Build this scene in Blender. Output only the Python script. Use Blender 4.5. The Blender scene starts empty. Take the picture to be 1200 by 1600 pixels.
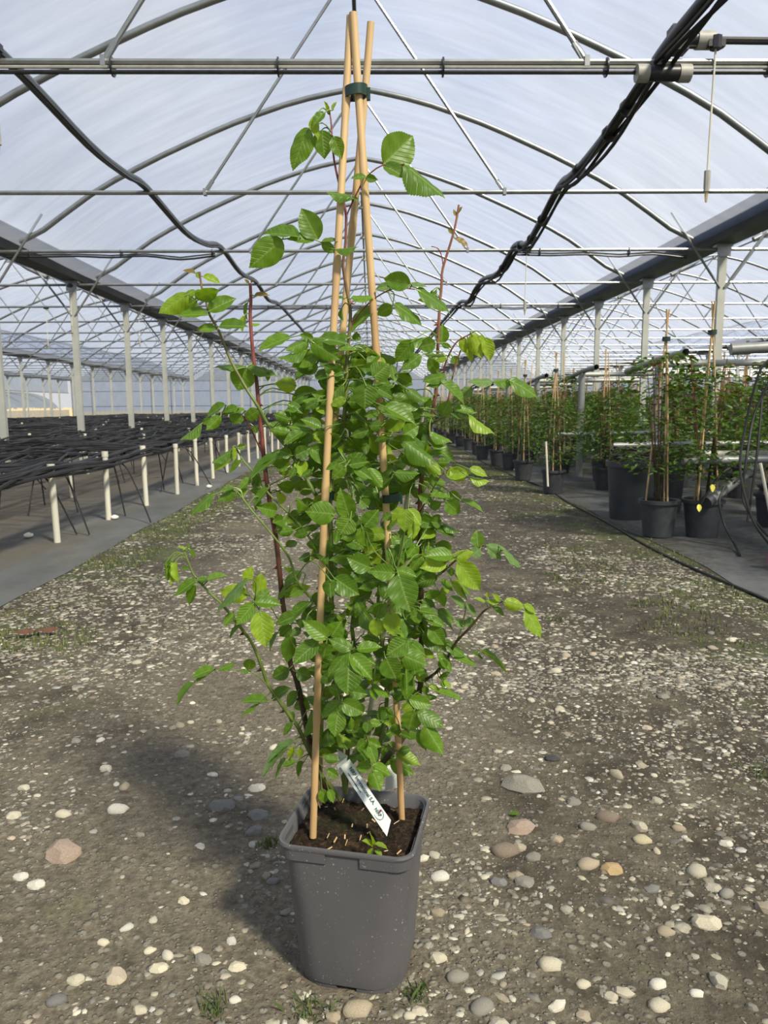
import bpy, math, random
import numpy as np
from mathutils import Vector, Matrix
random.seed(7); rng = np.random.default_rng(7)
S = bpy.context.scene
COL = S.collection
# ------------------------------------------------------------------ camera
F, HC = 1180.0, 1.0
_p, _y, _r = (math.radians(a) for a in (8.1, 1.0, 0.4))
FWD = Vector((math.sin(_y)*math.cos(_p), math.cos(_y)*math.cos(_p), -math.sin(_p)))
_rt = FWD.cross(Vector((0, 0, 1))).normalized(); _up = _rt.cross(FWD)
RT = _rt*math.cos(_r) - _up*math.sin(_r); UP = _rt*math.sin(_r) + _up*math.cos(_r)
CAM = Vector((0, 0, HC))
cd = bpy.data.cameras.new('camera'); cam = bpy.data.objects.new('camera', cd); COL.objects.link(cam)
cd.sensor_fit = 'HORIZONTAL'; cd.sensor_width = 36; cd.lens = 36*F/1200; cd.clip_start = .05; cd.clip_end = 500
cam.matrix_world = Matrix(((RT.x, UP.x, -FWD.x, 0), (RT.y, UP.y, -FWD.y, 0), (RT.z, UP.z, -FWD.z, HC), (0, 0, 0, 1)))
cd.dof.use_dof = True; cd.dof.focus_distance = 1.32; cd.dof.aperture_fstop = 36*F/1200/1.9   # about 2 mm pupil of a phone lens
S.camera = cam
# ------------------------------------------------------------------ world, sun, exposure
W = bpy.data.worlds.new('sky'); S.world = W; W.use_nodes = True
nt = W.node_tree; nt.nodes.clear()
def wn(t, **k):
    n = nt.nodes.new(t)
    for a, b in k.items(): setattr(n, a, b)
    return n
tc = wn('ShaderNodeTexCoord'); sx = wn('ShaderNodeSeparateXYZ'); nt.links.new(tc.outputs['Generated'], sx.inputs[0])
mr = wn('ShaderNodeMapRange'); mr.inputs[1].default_value = 0; mr.inputs[2].default_value = .75; nt.links.new(sx.outputs[2], mr.inputs[0])
cr = wn('ShaderNodeValToRGB'); nt.links.new(mr.outputs[0], cr.inputs[0])
cr.color_ramp.elements[0].color = (.93, .96, 1, 1); cr.color_ramp.elements[1].color = (.50, .63, .92, 1)
nz = wn('ShaderNodeTexNoise'); nz.inputs['Scale'].default_value = 2.2; nz.inputs['Detail'].default_value = 5; nt.links.new(tc.outputs['Generated'], nz.inputs['Vector'])
cr2 = wn('ShaderNodeValToRGB'); cr2.color_ramp.elements[0].position = .42; cr2.color_ramp.elements[1].position = .65; nt.links.new(nz.outputs[0], cr2.inputs[0])
mx = wn('ShaderNodeMixRGB'); mx.inputs[2].default_value = (1, 1, 1, 1); nt.links.new(cr.outputs[0], mx.inputs[1]); nt.links.new(cr2.outputs[0], mx.inputs[0])
bg = wn('ShaderNodeBackground'); bg.inputs[1].default_value = 0.72; nt.links.new(mx.outputs[0], bg.inputs[0])
wo = wn('ShaderNodeOutputWorld'); nt.links.new(bg.outputs[0], wo.inputs[0])
sl = bpy.data.lights.new('sun', 'SUN'); sl.energy = 9.5; sl.angle = math.radians(7); sl.color = (1, .88, .66)
so = bpy.data.objects.new('sun_offscreen', sl); COL.objects.link(so)
so.rotation_euler = Vector((-.6, .78, -1)).to_track_quat('-Z', 'Y').to_euler(); so.location = (8, -6, 12)
S.view_settings.view_transform = 'Standard'; S.view_settings.look = 'None'; S.view_settings.gamma = 1
S.view_settings.use_curve_mapping = False; S.view_settings.exposure = 0.0
S.cycles.transparent_max_bounces = 24
# ------------------------------------------------------------------ helpers
def ray(px, py): return FWD + RT*((px-600)/F) - UP*((py-800)/F)
def PY(px, py, Y):
    d = ray(px, py); return CAM + d*(Y/d.y)
def PZ(px, py, z):
    d = ray(px, py); return CAM + d*((z-HC)/d.z)
def props(o, label=None, cat=None, group=None, kind=None):
    if label: o['label'] = label
    if cat: o['category'] = cat
    if group: o['group'] = group
    if kind: o['kind'] = kind
    return o
def link(name, data, parent=None, mw=None):
    o = bpy.data.objects.new(name, data); COL.objects.link(o)
    if parent is not None: o.parent = parent
    if mw is not None: o.matrix_local = mw
    return o
def empty(name, loc=(0, 0, 0), rz=0):
    o = link(name, None); o.location = loc; o.rotation_euler.z = rz; o.empty_display_size = .1; return o
class MB:
    def __init__(s): s.v = []; s.f = []; s.uv = None
    def add(s, vs, fs):
        n = len(s.v); s.v += [tuple(v) for v in vs]; s.f += [tuple(i+n for i in f) for f in fs]; return s
    def box(s, x0, x1, y0, y1, z0, z1):
        return s.add([(x0,y0,z0),(x1,y0,z0),(x1,y1,z0),(x0,y1,z0),(x0,y0,z1),(x1,y0,z1),(x1,y1,z1),(x0,y1,z1)],
                     [(0,3,2,1),(4,5,6,7),(0,1,5,4),(1,2,6,5),(2,3,7,6),(3,0,4,7)])
    def tube(s, pts, r, seg=8, cap=True):
        pts = [Vector(p) for p in pts]; n = len(pts)
        rr = r if isinstance(r, (list, tuple)) else [r]*n
        vs = []; fs = []; ref = None
        for i, p in enumerate(pts):
            t = (pts[min(i+1, n-1)] - pts[max(i-1, 0)]).normalized()
            if ref is None: ref = t.orthogonal().normalized()
            a = ref - t*ref.dot(t)
            a = a.normalized() if a.length > 1e-6 else t.orthogonal().normalized()
            ref = a; b = t.cross(a)
            for k in range(seg):
                q = 2*math.pi*k/seg; vs.append(p + (a*math.cos(q) + b*math.sin(q))*rr[i])
        for i in range(n-1):
            for k in range(seg):
                k2 = (k+1) % seg; fs.append((i*seg+k, i*seg+k2, (i+1)*seg+k2, (i+1)*seg+k))
        if cap:
            fs.append(tuple(range(seg-1, -1, -1))); fs.append(tuple((n-1)*seg+k for k in range(seg)))
        return s.add(vs, fs)
    def ring(s, loops, cap0=True, cap1=True):
        n = len(loops[0]); vs = [p for l in loops for p in l]; fs = []
        for i in range(len(loops)-1):
            for k in range(n):
                k2 = (k+1) % n; fs.append((i*n+k, i*n+k2, (i+1)*n+k2, (i+1)*n+k))
        if cap0: fs.append(tuple(range(n-1, -1, -1)))
        if cap1: fs.append(tuple((len(loops)-1)*n+k for k in range(n)))
        return s.add(vs, fs)
    def mesh(s, name, mat, smooth=True):
        m = bpy.data.meshes.new(name); m.from_pydata(s.v, [], s.f); m.materials.append(mat)
        if smooth: m.polygons.foreach_set('use_smooth', [True]*len(m.polygons))
        m.update()
        if smooth:
            try: m.set_sharp_from_angle(angle=math.radians(40))
            except Exception: pass
        return m
    def build(s, name, mat, parent=None, smooth=True): return link(name, s.mesh(name, mat, smooth), parent)
def np_mesh(name, V, Fq, mat, smooth=True, col=None):
    m = bpy.data.meshes.new(name); n = len(V); k = Fq.shape[1]
    m.vertices.add(n); m.vertices.foreach_set('co', V.astype(np.float32).ravel())
    m.loops.add(Fq.size); m.loops.foreach_set('vertex_index', Fq.astype(np.int32).ravel())
    m.polygons.add(len(Fq)); m.polygons.foreach_set('loop_start', np.arange(0, Fq.size, k, dtype=np.int32))
    m.update(calc_edges=True)
    if smooth: m.polygons.foreach_set('use_smooth', np.ones(len(Fq), bool))
    if col is not None:
        a = m.color_attributes.new('tint', 'FLOAT_COLOR', 'POINT'); a.data.foreach_set('color', col.astype(np.float32).ravel())
    m.materials.append(mat); m.validate(); return m
def smooth_path(pts, n=4):
    pts = [Vector(p) for p in pts]; out = []
    for i in range(len(pts)-1):
        p0, p1, p2, p3 = pts[max(i-1,0)], pts[i], pts[i+1], pts[min(i+2,len(pts)-1)]
        for k in range(n):
            t = k/n
            out.append(.5*((2*p1)+(p2-p0)*t+(2*p0-5*p1+4*p2-p3)*t*t+(3*p1-p0-3*p2+p3)*t**3))
    out.append(pts[-1]); return out
# ------------------------------------------------------------------ materials
class NT:
    def __init__(s, name):
        s.m = bpy.data.materials.new(name); s.m.use_nodes = True; s.t = s.m.node_tree; s.t.nodes.clear()
        s.out = s.n('ShaderNodeOutputMaterial')
    def n(s, t, ins=None, **k):
        x = s.t.nodes.new(t)
        for a, b in k.items(): setattr(x, a, b)
        for a, b in (ins or {}).items():
            if hasattr(b, 'is_linked') or isinstance(b, bpy.types.NodeSocket): s.t.links.new(b, x.inputs[a])
            else: x.inputs[a].default_value = b
        return x
    def noise(s, vec, scale, detail=3, rough=.55): return s.n('ShaderNodeTexNoise', {'Vector': vec, 'Scale': scale, 'Detail': detail, 'Roughness': rough}).outputs[0]
    def ramp(s, fac, stops, interp='LINEAR'):
        r = s.n('ShaderNodeValToRGB', {0: fac}); e = r.color_ramp.elements; r.color_ramp.interpolation = interp
        e[0].position, e[0].color = stops[0][0], c4(stops[0][1]); e[1].position, e[1].color = stops[-1][0], c4(stops[-1][1])
        for p, c in stops[1:-1]: q = e.new(p); q.color = c4(c)
        return r.outputs[0]
    def mix(s, fac, a, b, mode='MIX'):
        x = s.n('ShaderNodeMixRGB', {0: fac, 1: a if not isinstance(a, tuple) else c4(a), 2: b if not isinstance(b, tuple) else c4(b)}); x.blend_type = mode; return x.outputs[0]
    def math(s, op, a, b=0.): return s.n('ShaderNodeMath', {0: a, 1: b}, operation=op).outputs[0]
    def pbsdf(s, col, rough=.5, metal=0., bump=None, bstr=.3, bdist=.01, spec=.5):
        p = s.n('ShaderNodeBsdfPrincipled', {'Base Color': col if not isinstance(col, tuple) else c4(col), 'Roughness': rough, 'Metallic': metal, 'Specular IOR Level': spec})
        if bump is not None:
            b = s.n('ShaderNodeBump', {'Height': bump, 'Strength': bstr, 'Distance': bdist}); s.t.links.new(b.outputs[0], p.inputs['Normal'])
        return p.outputs[0]
    def done(s, sh): s.t.links.new(sh, s.out.inputs[0]); return s.m
    def obj(s): return s.n('ShaderNodeTexCoord').outputs['Object']
    def pos(s): return s.n('ShaderNodeNewGeometry').outputs['Position']
    def map(s, vec, scale): return s.n('ShaderNodeMapping', {'Vector': vec, 'Scale': scale}).outputs[0]
def c4(c): return (c, c, c, 1) if isinstance(c, (int, float)) else tuple(c)+(1,)*(4-len(c))
def simple(name, a, b, scale=20, rough=.5, metal=0., bump=.15, stretch=(1,1,1), spec=.5):
    m = NT(name); v = m.map(m.obj(), stretch); f = m.noise(v, scale, 4)
    return m.done(m.pbsdf(m.ramp(f, [(.3, a), (.7, b)]), rough, metal, f, bump, .005, spec))
M = {}
M['galv'] = simple('galvanised_steel', (.24,.255,.25), (.36,.375,.365), 6, .34, .75, .05)
M['galv_warm'] = simple('weathered_galvanised', (.36,.37,.33), (.47,.48,.43), 4, .55, .25, .05)
M['gutter'] = simple('gutter_steel', (.075,.085,.09), (.11,.12,.125), 3, .55, .3, .05)
M['black'] = simple('black_polyethylene', (.012,.012,.014), (.03,.03,.032), 15, .38, 0, .05)
M['hose'] = simple('dusty_black_hose', (.006,.006,.0065), (.02,.0195,.0185), 9, .6, 0, .05)
M['fitting'] = simple('grey_fitting', (.28,.27,.24), (.38,.37,.33), 20, .5)
M['pvc'] = simple('cream_pvc', (.52,.50,.40), (.68,.66,.55), 12, .5, 0, .05, (1,1,.3))
M['grey_pipe'] = simple('grey_pipe', (.20,.21,.20), (.30,.31,.30), 8, .45, .3, .05)
M['clip'] = simple('dark_green_clip', (.008,.03,.022), (.014,.045,.032), 30, .3)
M['brass'] = simple('brass_nozzle', (.45,.36,.15), (.6,.5,.25), 30, .4, .6)
M['farpot'] = simple('dark_grey_pot', (.035,.038,.044), (.055,.058,.065), 18, .5)
M['bin'] = simple('dark_blue_grey_bin', (.03,.036,.042), (.05,.056,.062), 8, .45)
M['white'] = simple('white_plastic', (.58,.61,.60), (.68,.71,.70), 30, .45)
M['magenta'] = simple('magenta_plastic', (.35,.02,.2), (.5,.04,.3), 20, .4)
M['yellow'] = simple('yellow_leaf', (.7,.6,.06), (.85,.75,.12), 30, .5)
M['ink'] = simple('teal_ink', (.01,.05,.055), (.015,.07,.07), 30, .5)
M['redink'] = simple('red_ink', (.25,.02,.04), (.3,.03,.05), 30, .5)
M['netting'] = simple('shade_cloth', (.02,.02,.02), (.04,.04,.038), 30, .8)
M['dead'] = simple('dead_leaf', (.07,.025,.015), (.13,.06,.03), 40, .7)
M['beige'] = simple('dry_reed_fence', (.45,.38,.24), (.6,.52,.36), 10, .8, 0, .2, (6,6,.4))
def bamboo(name, a, b, dk):
    m = NT(name); o = m.obj(); f = m.noise(m.map(o, (60,60,4)), 1., 4); g = m.noise(m.map(o, (8,8,2.)), 1.6, 3)
    c = m.ramp(f, [(.3, a), (.7, b)]); c = m.mix(m.ramp(g, [(.5, 0), (.72, .75)]), c, dk)
    return m.done(m.pbsdf(c, .42, 0, f, .15, .002))
M['bamboo'] = bamboo('bamboo', (.50,.33,.15), (.64,.46,.24), (.36,.20,.08))
M['bamboo_far'] = bamboo('bamboo_dull', (.46,.31,.145), (.60,.43,.22), (.33,.19,.08))
def mk_film(name, tr, frac, dirt):
    m = NT(name); uv = m.n('ShaderNodeUVMap').outputs[0]
    a = m.noise(m.map(uv, (.45, 2.2, 1)), 1.5, 5, .6); b = m.noise(m.map(uv, (.3, .5, 1)), 2., 4); c = m.noise(m.map(uv, (.7, 5, 1)), 1.2, 3)
    st = m.math('ADD', m.math('MULTIPLY', a, .55), m.math('MULTIPLY', c, .45))
    d = m.ramp(st, [(.38, 1.), (.5, .93), (.62, 1-dirt), (.72, 1-1.5*dirt)])
    e = m.ramp(b, [(.3, (.90,.92,.96)), (.7, (1,1,1))])
    k = m.mix(1., d, e, 'MULTIPLY')
    t = m.n('ShaderNodeBsdfTransparent', {0: m.mix(1., k, tr, 'MULTIPLY')})
    l = m.n('ShaderNodeBsdfTranslucent', {0: m.mix(1., k, (.55,.62,.80), 'MULTIPLY')})
    x = m.n('ShaderNodeMixShader', {0: frac, 1: t.outputs[0], 2: l.outputs[0]})
    return m.done(x.outputs[0])
M['film'] = mk_film('greenhouse_film', (.84,.88,.95), .24, .13)
M['wallfilm'] = mk_film('side_wall_film', (.86,.89,.92), .5, .1)
# ground
def ground_mat():
    m = NT('gravel_soil'); p = m.pos(); s = m.n('ShaderNodeSeparateXYZ', {0: p})
    n1 = m.noise(p, 1.3, 5, .6); n2 = m.noise(p, 9, 6, .65); n3 = m.noise(p, 70, 4, .7); n4 = m.noise(p, 2.6, 4); n5 = m.noise(p, 4.2, 5, .6)
    soil = m.ramp(n2, [(.3, (.034,.028,.018)), (.5, (.058,.049,.033)), (.7, (.10,.087,.06))])
    dust = m.ramp(n3, [(.3, (.075,.063,.042)), (.7, (.185,.160,.115))])
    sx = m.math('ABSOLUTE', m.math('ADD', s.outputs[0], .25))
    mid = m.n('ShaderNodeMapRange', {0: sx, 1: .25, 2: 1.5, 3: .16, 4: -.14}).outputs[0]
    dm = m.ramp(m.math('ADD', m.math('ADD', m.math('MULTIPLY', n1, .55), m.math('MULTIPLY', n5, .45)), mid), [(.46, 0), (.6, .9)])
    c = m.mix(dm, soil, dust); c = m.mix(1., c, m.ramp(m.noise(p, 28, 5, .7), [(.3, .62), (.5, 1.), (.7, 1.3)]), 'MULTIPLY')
    v = m.n('ShaderNodeTexVoronoi', {'Vector': p, 'Scale': 38.}); v2 = m.n('ShaderNodeTexVoronoi', {'Vector': p, 'Scale': 90.})
    peb = m.math('MULTIPLY', m.ramp(v.outputs['Distance'], [(.22, 1), (.36, 0)]), m.ramp(m.n('ShaderNodeSeparateColor', {0: v.outputs['Color']}).outputs[0], [(.55, 0), (.6, 1)]))
    peb2 = m.math('MULTIPLY', m.ramp(v2.outputs['Distance'], [(.25, 1), (.4, 0)]), m.ramp(m.n('ShaderNodeSeparateColor', {0: v2.outputs['Color']}).outputs[1], [(.5, 0), (.6, 1)]))
    c = m.mix(m.math('MULTIPLY', peb, .7), c, m.ramp(n2, [(.3, (.17,.155,.12)), (.7, (.30,.28,.22))]))
    c = m.mix(m.math('MULTIPLY', peb2, .5), c, (.22,.20,.16))
    ed = m.n('ShaderNodeMapRange', {0: m.math('ABSOLUTE', m.math('SUBTRACT', s.outputs[0], .08)), 1: .75, 2: 1.8, 3: -.13, 4: .10}).outputs[0]
    moss = m.math('MULTIPLY', m.ramp(m.math('ADD', n4, ed), [(.5, 0), (.64, 1)]), m.ramp(n3, [(.35, 0), (.6, 1)]))
    c = m.mix(m.math('MULTIPLY', moss, .75), c, m.ramp(n2, [(.3, (.035,.05,.012)), (.7, (.10,.13,.03))]))
    far = m.ramp(m.n('ShaderNodeMapRange', {0: m.math('ABSOLUTE', s.outputs[0]), 1: 24, 2: 26}).outputs[0], [(0, 0), (1, 1)])
    c = m.mix(far, c, m.ramp(n1, [(.3, (.30,.27,.15)), (.7, (.42,.38,.22))]))
    h = m.math('ADD', m.math('MULTIPLY', n3, .5), m.math('ADD', n2, m.math('MULTIPLY', m.math('ADD', peb, peb2), .35)))
    return m.done(m.pbsdf(c, .85, 0, h, .75, .016, .25))
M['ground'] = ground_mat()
def fabric(name, a, b, d, dirt):
    m = NT(name); p = m.pos(); n1 = m.noise(m.map(p, (1.2,.5,1)), 2.2, 5, .6); n2 = m.noise(p, 18, 4, .6); n3 = m.noise(m.map(p, (2.,.7,1)), .9, 3)
    w = m.n('ShaderNodeTexWave', {'Vector': m.map(p, (1,1,1)), 'Scale': 90., 'Distortion': .5})
    c = m.ramp(n1, [(.3, a), (.7, b)]); c = m.mix(m.math('MULTIPLY', m.ramp(m.math('ADD', m.math('MULTIPLY', n2, .35), m.math('MULTIPLY', n3, .65)), [(.5-dirt, 0), (.68-dirt, 1)]), .8), c, d)
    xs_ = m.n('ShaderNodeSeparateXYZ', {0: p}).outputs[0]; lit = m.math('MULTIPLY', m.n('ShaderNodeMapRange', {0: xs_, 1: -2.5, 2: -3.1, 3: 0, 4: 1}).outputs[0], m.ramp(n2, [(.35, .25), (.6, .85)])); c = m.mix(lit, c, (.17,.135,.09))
    h = m.math('ADD', m.math('MULTIPLY', n3, 2.), m.math('ADD', n1, m.math('MULTIPLY', w.outputs[0], .08)))
    return m.done(m.pbsdf(c, .7, 0, h, .9, .05, .3))
M['fabric'] = fabric('ground_cover_fabric', (.13,.138,.135), (.23,.235,.225), (.20,.17,.12), .03)
M['fabric_dark'] = fabric('dirty_ground_cover', (.13,.138,.135), (.23,.235,.225), (.06,.048,.03), .08)
def stone_mat(name, attr):
    m = NT(name); o = m.obj() if not attr else m.pos()
    n1 = m.noise(o, 12 if not attr else 60, 4, .6)
    if attr: base = m.n('ShaderNodeVertexColor', layer_name='tint').outputs[0]
    else: base = m.n('ShaderNodeObjectInfo').outputs['Color']
    c = m.mix(1., base, m.ramp(n1, [(.3, .72), (.7, 1.12)]), 'MULTIPLY')
    return m.done(m.pbsdf(c, .8, 0, n1, .4, .004, .3))
M['stone'] = stone_mat('pebble', False); M['gravel'] = stone_mat('gravel_pebbles', True)
def leaf_mat(name, a, b, tr, rough=.44, tf=.4):
    m = NT(name); uv = m.n('ShaderNodeUVMap').outputs[0]; s = m.n('ShaderNodeSeparateXYZ', {0: uv})
    rnd = m.n('ShaderNodeObjectInfo').outputs['Random']
    ax = m.math('ABSOLUTE', m.math('SUBTRACT', s.outputs[0], .5))
    rib = m.ramp(ax, [(.0, 1), (.022, .8), (.045, 0)])
    # lateral veins run forward from the midrib
    ph = m.math('FRACT', m.math('MULTIPLY', m.math('SUBTRACT', s.outputs[1], m.math('MULTIPLY', ax, .55)), 8.))
    vn = m.ramp(m.math('ABSOLUTE', m.math('SUBTRACT', ph, .5)), [(.0, 1), (.13, 0)])
    n = m.noise(m.obj(), 5, 3)
    c = m.mix(rnd, a, b); c = m.mix(1., c, m.ramp(n, [(.3, .8), (.7, 1.15)]), 'MULTIPLY')
    c = m.mix(m.math('MULTIPLY', rib, .5), c, (.30,.42,.10)); c = m.mix(m.math('MULTIPLY', vn, .16), c, (.26,.40,.08))
    h = m.math('SUBTRACT', m.math('MULTIPLY', ax, .3), m.math('MULTIPLY', vn, .06))
    sh = m.pbsdf(c, rough, 0, h, .5, .02, .5)
    t = m.n('ShaderNodeBsdfTranslucent', {0: m.mix(.5, m.mix(m.math('MULTIPLY', vn, .2), c4(tr), (.1,.2,.01)), c4(tr))})
    return m.done(m.n('ShaderNodeMixShader', {0: tf, 1: sh, 2: t.outputs[0]}).outputs[0])
M['leaf'] = leaf_mat('rose_leaf', (.075,.165,.010), (.125,.25,.012), (.26,.43,.012))
M['leafk'] = leaf_mat('mature_shaded_rose_leaf', (.062,.145,.010), (.10,.215,.012), (.24,.40,.012), .42)  # slightly deeper green: part mature leaf, part shade put into the colour
M['leafy'] = leaf_mat('young_rose_leaf', (.20,.33,.018), (.28,.41,.02), (.48,.62,.02))
M['leafb'] = leaf_mat('leaf_underside', (.12,.22,.055), (.15,.26,.07), (.22,.38,.05), .55)
M['leafp'] = leaf_mat('glossy_pale_leaf', (.075,.165,.010), (.125,.25,.012), (.26,.43,.012), .28)
M['leafr'] = leaf_mat('reddish_young_leaf', (.20,.15,.03), (.26,.17,.05), (.45,.3,.04), .4)
M['leaf_far'] = leaf_mat('hedge_rose_leaf', (.045,.105,.012), (.08,.165,.014), (.16,.28,.014), .42, .3)
M['leaf_far_red'] = leaf_mat('hedge_rose_leaf_red', (.07,.025,.012), (.10,.04,.02), (.16,.05,.02), .42, .2)
M['grass'] = simple('grass_blade', (.05,.085,.02), (.11,.15,.04), 8, .6)
M['moss'] = simple('moss_blades', (.06,.085,.02), (.14,.165,.045), 4, .7)
def stem_mat(name, lo, hi, z0, z1):
    m = NT(name); p = m.pos(); s = m.n('ShaderNodeSeparateXYZ', {0: p}); f = m.n('ShaderNodeMapRange', {0: s.outputs[2], 1: z0, 2: z1}).outputs[0]
    n = m.noise(p, 60, 3); c = m.mix(f, lo, hi); c = m.mix(1., c, m.ramp(n, [(.3, .7), (.7, 1.2)]), 'MULTIPLY')
    return m.done(m.pbsdf(c, .42, 0, n, .2, .002))
M['stem_green'] = stem_mat('green_stem', (.09,.12,.02), (.16,.25,.05), .3, 1.1)
M['stem_red'] = stem_mat('red_stem', (.045,.028,.016), (.22,.055,.045), .6, 1.05)
M['stem_mix'] = stem_mat('green_red_stem', (.12,.17,.035), (.20,.055,.05), 1.0, 1.32)
M['stem_brown'] = stem_mat('brown_green_stem', (.05,.045,.02), (.26,.10,.06), .55, 1.15)
def soil_mat():
    m = NT('potting_soil'); o = m.obj(); n1 = m.noise(o, 110, 6, .75); n2 = m.noise(o, 14, 4); n3 = m.noise(o, 25, 3)
    c = m.ramp(n1, [(.35, (.008,.005,.003)), (.52, (.035,.021,.012)), (.7, (.12,.08,.048))])
    c = m.mix(m.ramp(n2, [(.55, 0), (.7, .6)]), c, (.03,.045,.012)); c = m.mix(m.ramp(n3, [(.62, 0), (.68, .5)]), c, (.16,.09,.04))
    return m.done(m.pbsdf(c, .9, 0, n1, 1., .01, .2))
M['soil'] = soil_mat()
def pot_mat():
    m = NT('speckled_grey_pot'); o = m.obj(); n1 = m.noise(o, 5, 4)
    sp = None; c = m.ramp(n1, [(.3, (.080,.079,.084)), (.7, (.104,.102,.107))])
    for sc, th, am in ((80., .10, .5), (170., .15, .5)):
        v = m.n('ShaderNodeTexVoronoi', {'Vector': o, 'Scale': sc}); rr = m.n('ShaderNodeSeparateColor', {0: v.outputs['Color']})
        k = m.math('MULTIPLY', m.ramp(v.outputs['Distance'], [(th, 1), (th+.06, 0)]), m.ramp(rr.outputs[0], [(.5, 0), (.54, 1)]))
        k = m.math('MULTIPLY', k, m.ramp(m.noise(o, 16, 2), [(.42, .1), (.6, 1)]))
        c = m.mix(m.math('MULTIPLY', k, am), c, (.42,.42,.43))
    return m.done(m.pbsdf(c, .5, 0, n1, .03, .002, .4))
M['pot'] = pot_mat()
# ------------------------------------------------------------------ the setting: ground
XB = -.12; PITCH = 9.6; HALF = 4.8
def vnoise(x, y, s, seed):
    r = np.random.default_rng(seed); t = r.random((64, 64)); x = np.asarray(x)*s; y = np.asarray(y)*s
    xi = np.floor(x).astype(int); yi = np.floor(y).astype(int); fx = x-xi; fy = y-yi; fx = fx*fx*(3-2*fx); fy = fy*fy*(3-2*fy)
    g = lambda a, b: t[a % 64, b % 64]
    return (g(xi,yi)*(1-fx)+g(xi+1,yi)*fx)*(1-fy)+(g(xi,yi+1)*(1-fx)+g(xi+1,yi+1)*fx)*fy
def gz(x, y):
    z = (vnoise(x,y,1.1,1)-.5)*.02 + (vnoise(x,y,4.,2)-.5)*.014 + (vnoise(x,y,13.,3)-.5)*.006
    x = np.asarray(x); y = np.asarray(y)
    pot = np.clip((np.hypot(x+.035, y-1.27)-.14)/.15, 0, 1)
    edge = np.clip((1.9-np.abs(x-.08))/.25, 0, 1)
    return z*pot*edge
xs = np.unique(np.concatenate([[-120,-60,-30,-20,-10,-5,-3], np.arange(-2.2,2.35,.04), [3,5,10,20,30,60,120]]))
ys = np.unique(np.concatenate([[-30,-10,-3,-1], np.arange(0,3.2,.04), np.arange(3.2,9,.1), np.arange(9,20,.4), [22,26,32,40,60,90,160]]))
gx, gy = np.meshgrid(xs, ys); V = np.stack([gx.ravel(), gy.ravel(), gz(gx.ravel(), gy.ravel())], 1)
nx = len(xs); ii, jj = np.meshgrid(np.arange(nx-1), np.arange(len(ys)-1)); a = (jj*nx+ii).ravel()
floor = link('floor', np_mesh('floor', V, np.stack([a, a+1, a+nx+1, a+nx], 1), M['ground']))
props(floor, 'compacted gravel and soil path running down the greenhouse', kind='structure')
def sheet(name, x0, x1, mat, label, edge_wave):
    X = np.concatenate([np.linspace(x0, x0+(x1-x0)*.06, 8), np.linspace(x0+(x1-x0)*.06, x1, 30)[1:]]); Y = np.concatenate([np.arange(-3,14,.22), np.arange(14,61.5,2.)])
    gx, gy = np.meshgrid(X, Y); z = .012+(vnoise(gx,gy,.9,11)-.5)*.018+(vnoise(gx,gy,3.,12)-.5)*.01
    gx = gx.copy(); gx[:,0] += edge_wave*(vnoise(gy[:,0]*1., gy[:,0]*0, 1.3, 15)-.5); z[:,0] = .004
    n = len(X); ii, jj = np.meshgrid(np.arange(n-1), np.arange(len(Y)-1)); a = (jj*n+ii).ravel(); q = np.stack([a, a+1, a+n+1, a+n], 1)
    if x1 < x0: q = q[:, ::-1]
    o = link(name, np_mesh(name, np.stack([gx.ravel(), gy.ravel(), z.ravel()], 1), q, mat)); props(o, label, kind='structure'); return o
sheet('floor', -1.87, -24.0, M['fabric'], 'grey woven ground cover fabric below the black hoses', .05)
sheet('floor', 2.0, 33.3, M['fabric_dark'], 'dirty dark ground cover fabric under the potted roses', .12)
tb = MB(); tb.tube([(1.99+.05*math.sin(y*.9)+.02*math.sin(y*2.3), y, .010) for y in np.arange(3.2, 22, .3)], .0075, 6)
props(tb.build('edge_hose', M['hose']), 'black hose lying along the edge of the dark fabric beside the path', 'hose')
# ------------------------------------------------------------------ gravel
def dome(n):
    a = np.arange(n)*2*np.pi/n
    v = np.concatenate([np.stack([np.cos(a), np.sin(a), -.35+0*a], 1), np.stack([.86*np.cos(a+.2), .86*np.sin(a+.2), .28+0*a], 1), [[0, 0, .5]]])
    k = np.arange(n); k2 = (k+1) % n
    f = np.concatenate([np.stack([k, k2, n+k2], 1), np.stack([k, n+k2, n+k], 1), np.stack([n+k, n+k2, 0*k+2*n], 1)])
    return v, f
PALE = np.array([(.50,.46,.35),(.58,.54,.43),(.43,.39,.29),(.36,.33,.26),(.29,.27,.22),(.52,.50,.43),(.33,.29,.21),(.24,.225,.19),(.40,.34,.25)])
def gravel(name, n, sampler, smin, smax):
    tv, tf = dome(7); x, y = sampler(n); n = len(x); nv = len(tv)
    s = smin*(smax/smin)**(rng.random(n)**2.2); el = rng.uniform(.42, 1, n); h = rng.uniform(.12, .38, n); r = rng.uniform(0, 6.28, n)
    P = tv[None]*(1+rng.normal(0, .19, (n, nv, 3))); P = P*np.stack([s, s*el, s*h], 1)[:, None]
    c, q = np.cos(r)[:, None], np.sin(r)[:, None]
    X = P[..., 0]*c-P[..., 1]*q + x[:, None]; Y = P[..., 0]*q+P[..., 1]*c + y[:, None]; Z = P[..., 2]+gz(x, y)[:, None]
    Vt = np.stack([X, Y, Z], -1).reshape(-1, 3); Ft = (tf[None]+(np.arange(n)*nv)[:, None, None]).reshape(-1, 3)
    col = PALE[rng.integers(0, len(PALE), n)]*rng.uniform(.38, 1.05, (n, 1)); col = np.repeat(np.concatenate([col, np.ones((n, 1))], 1), nv, 0)
    o = link(name, np_mesh(name, Vt, Ft, M['gravel'], False, col), floor); o['kind'] = 'stuff'; return o
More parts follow.
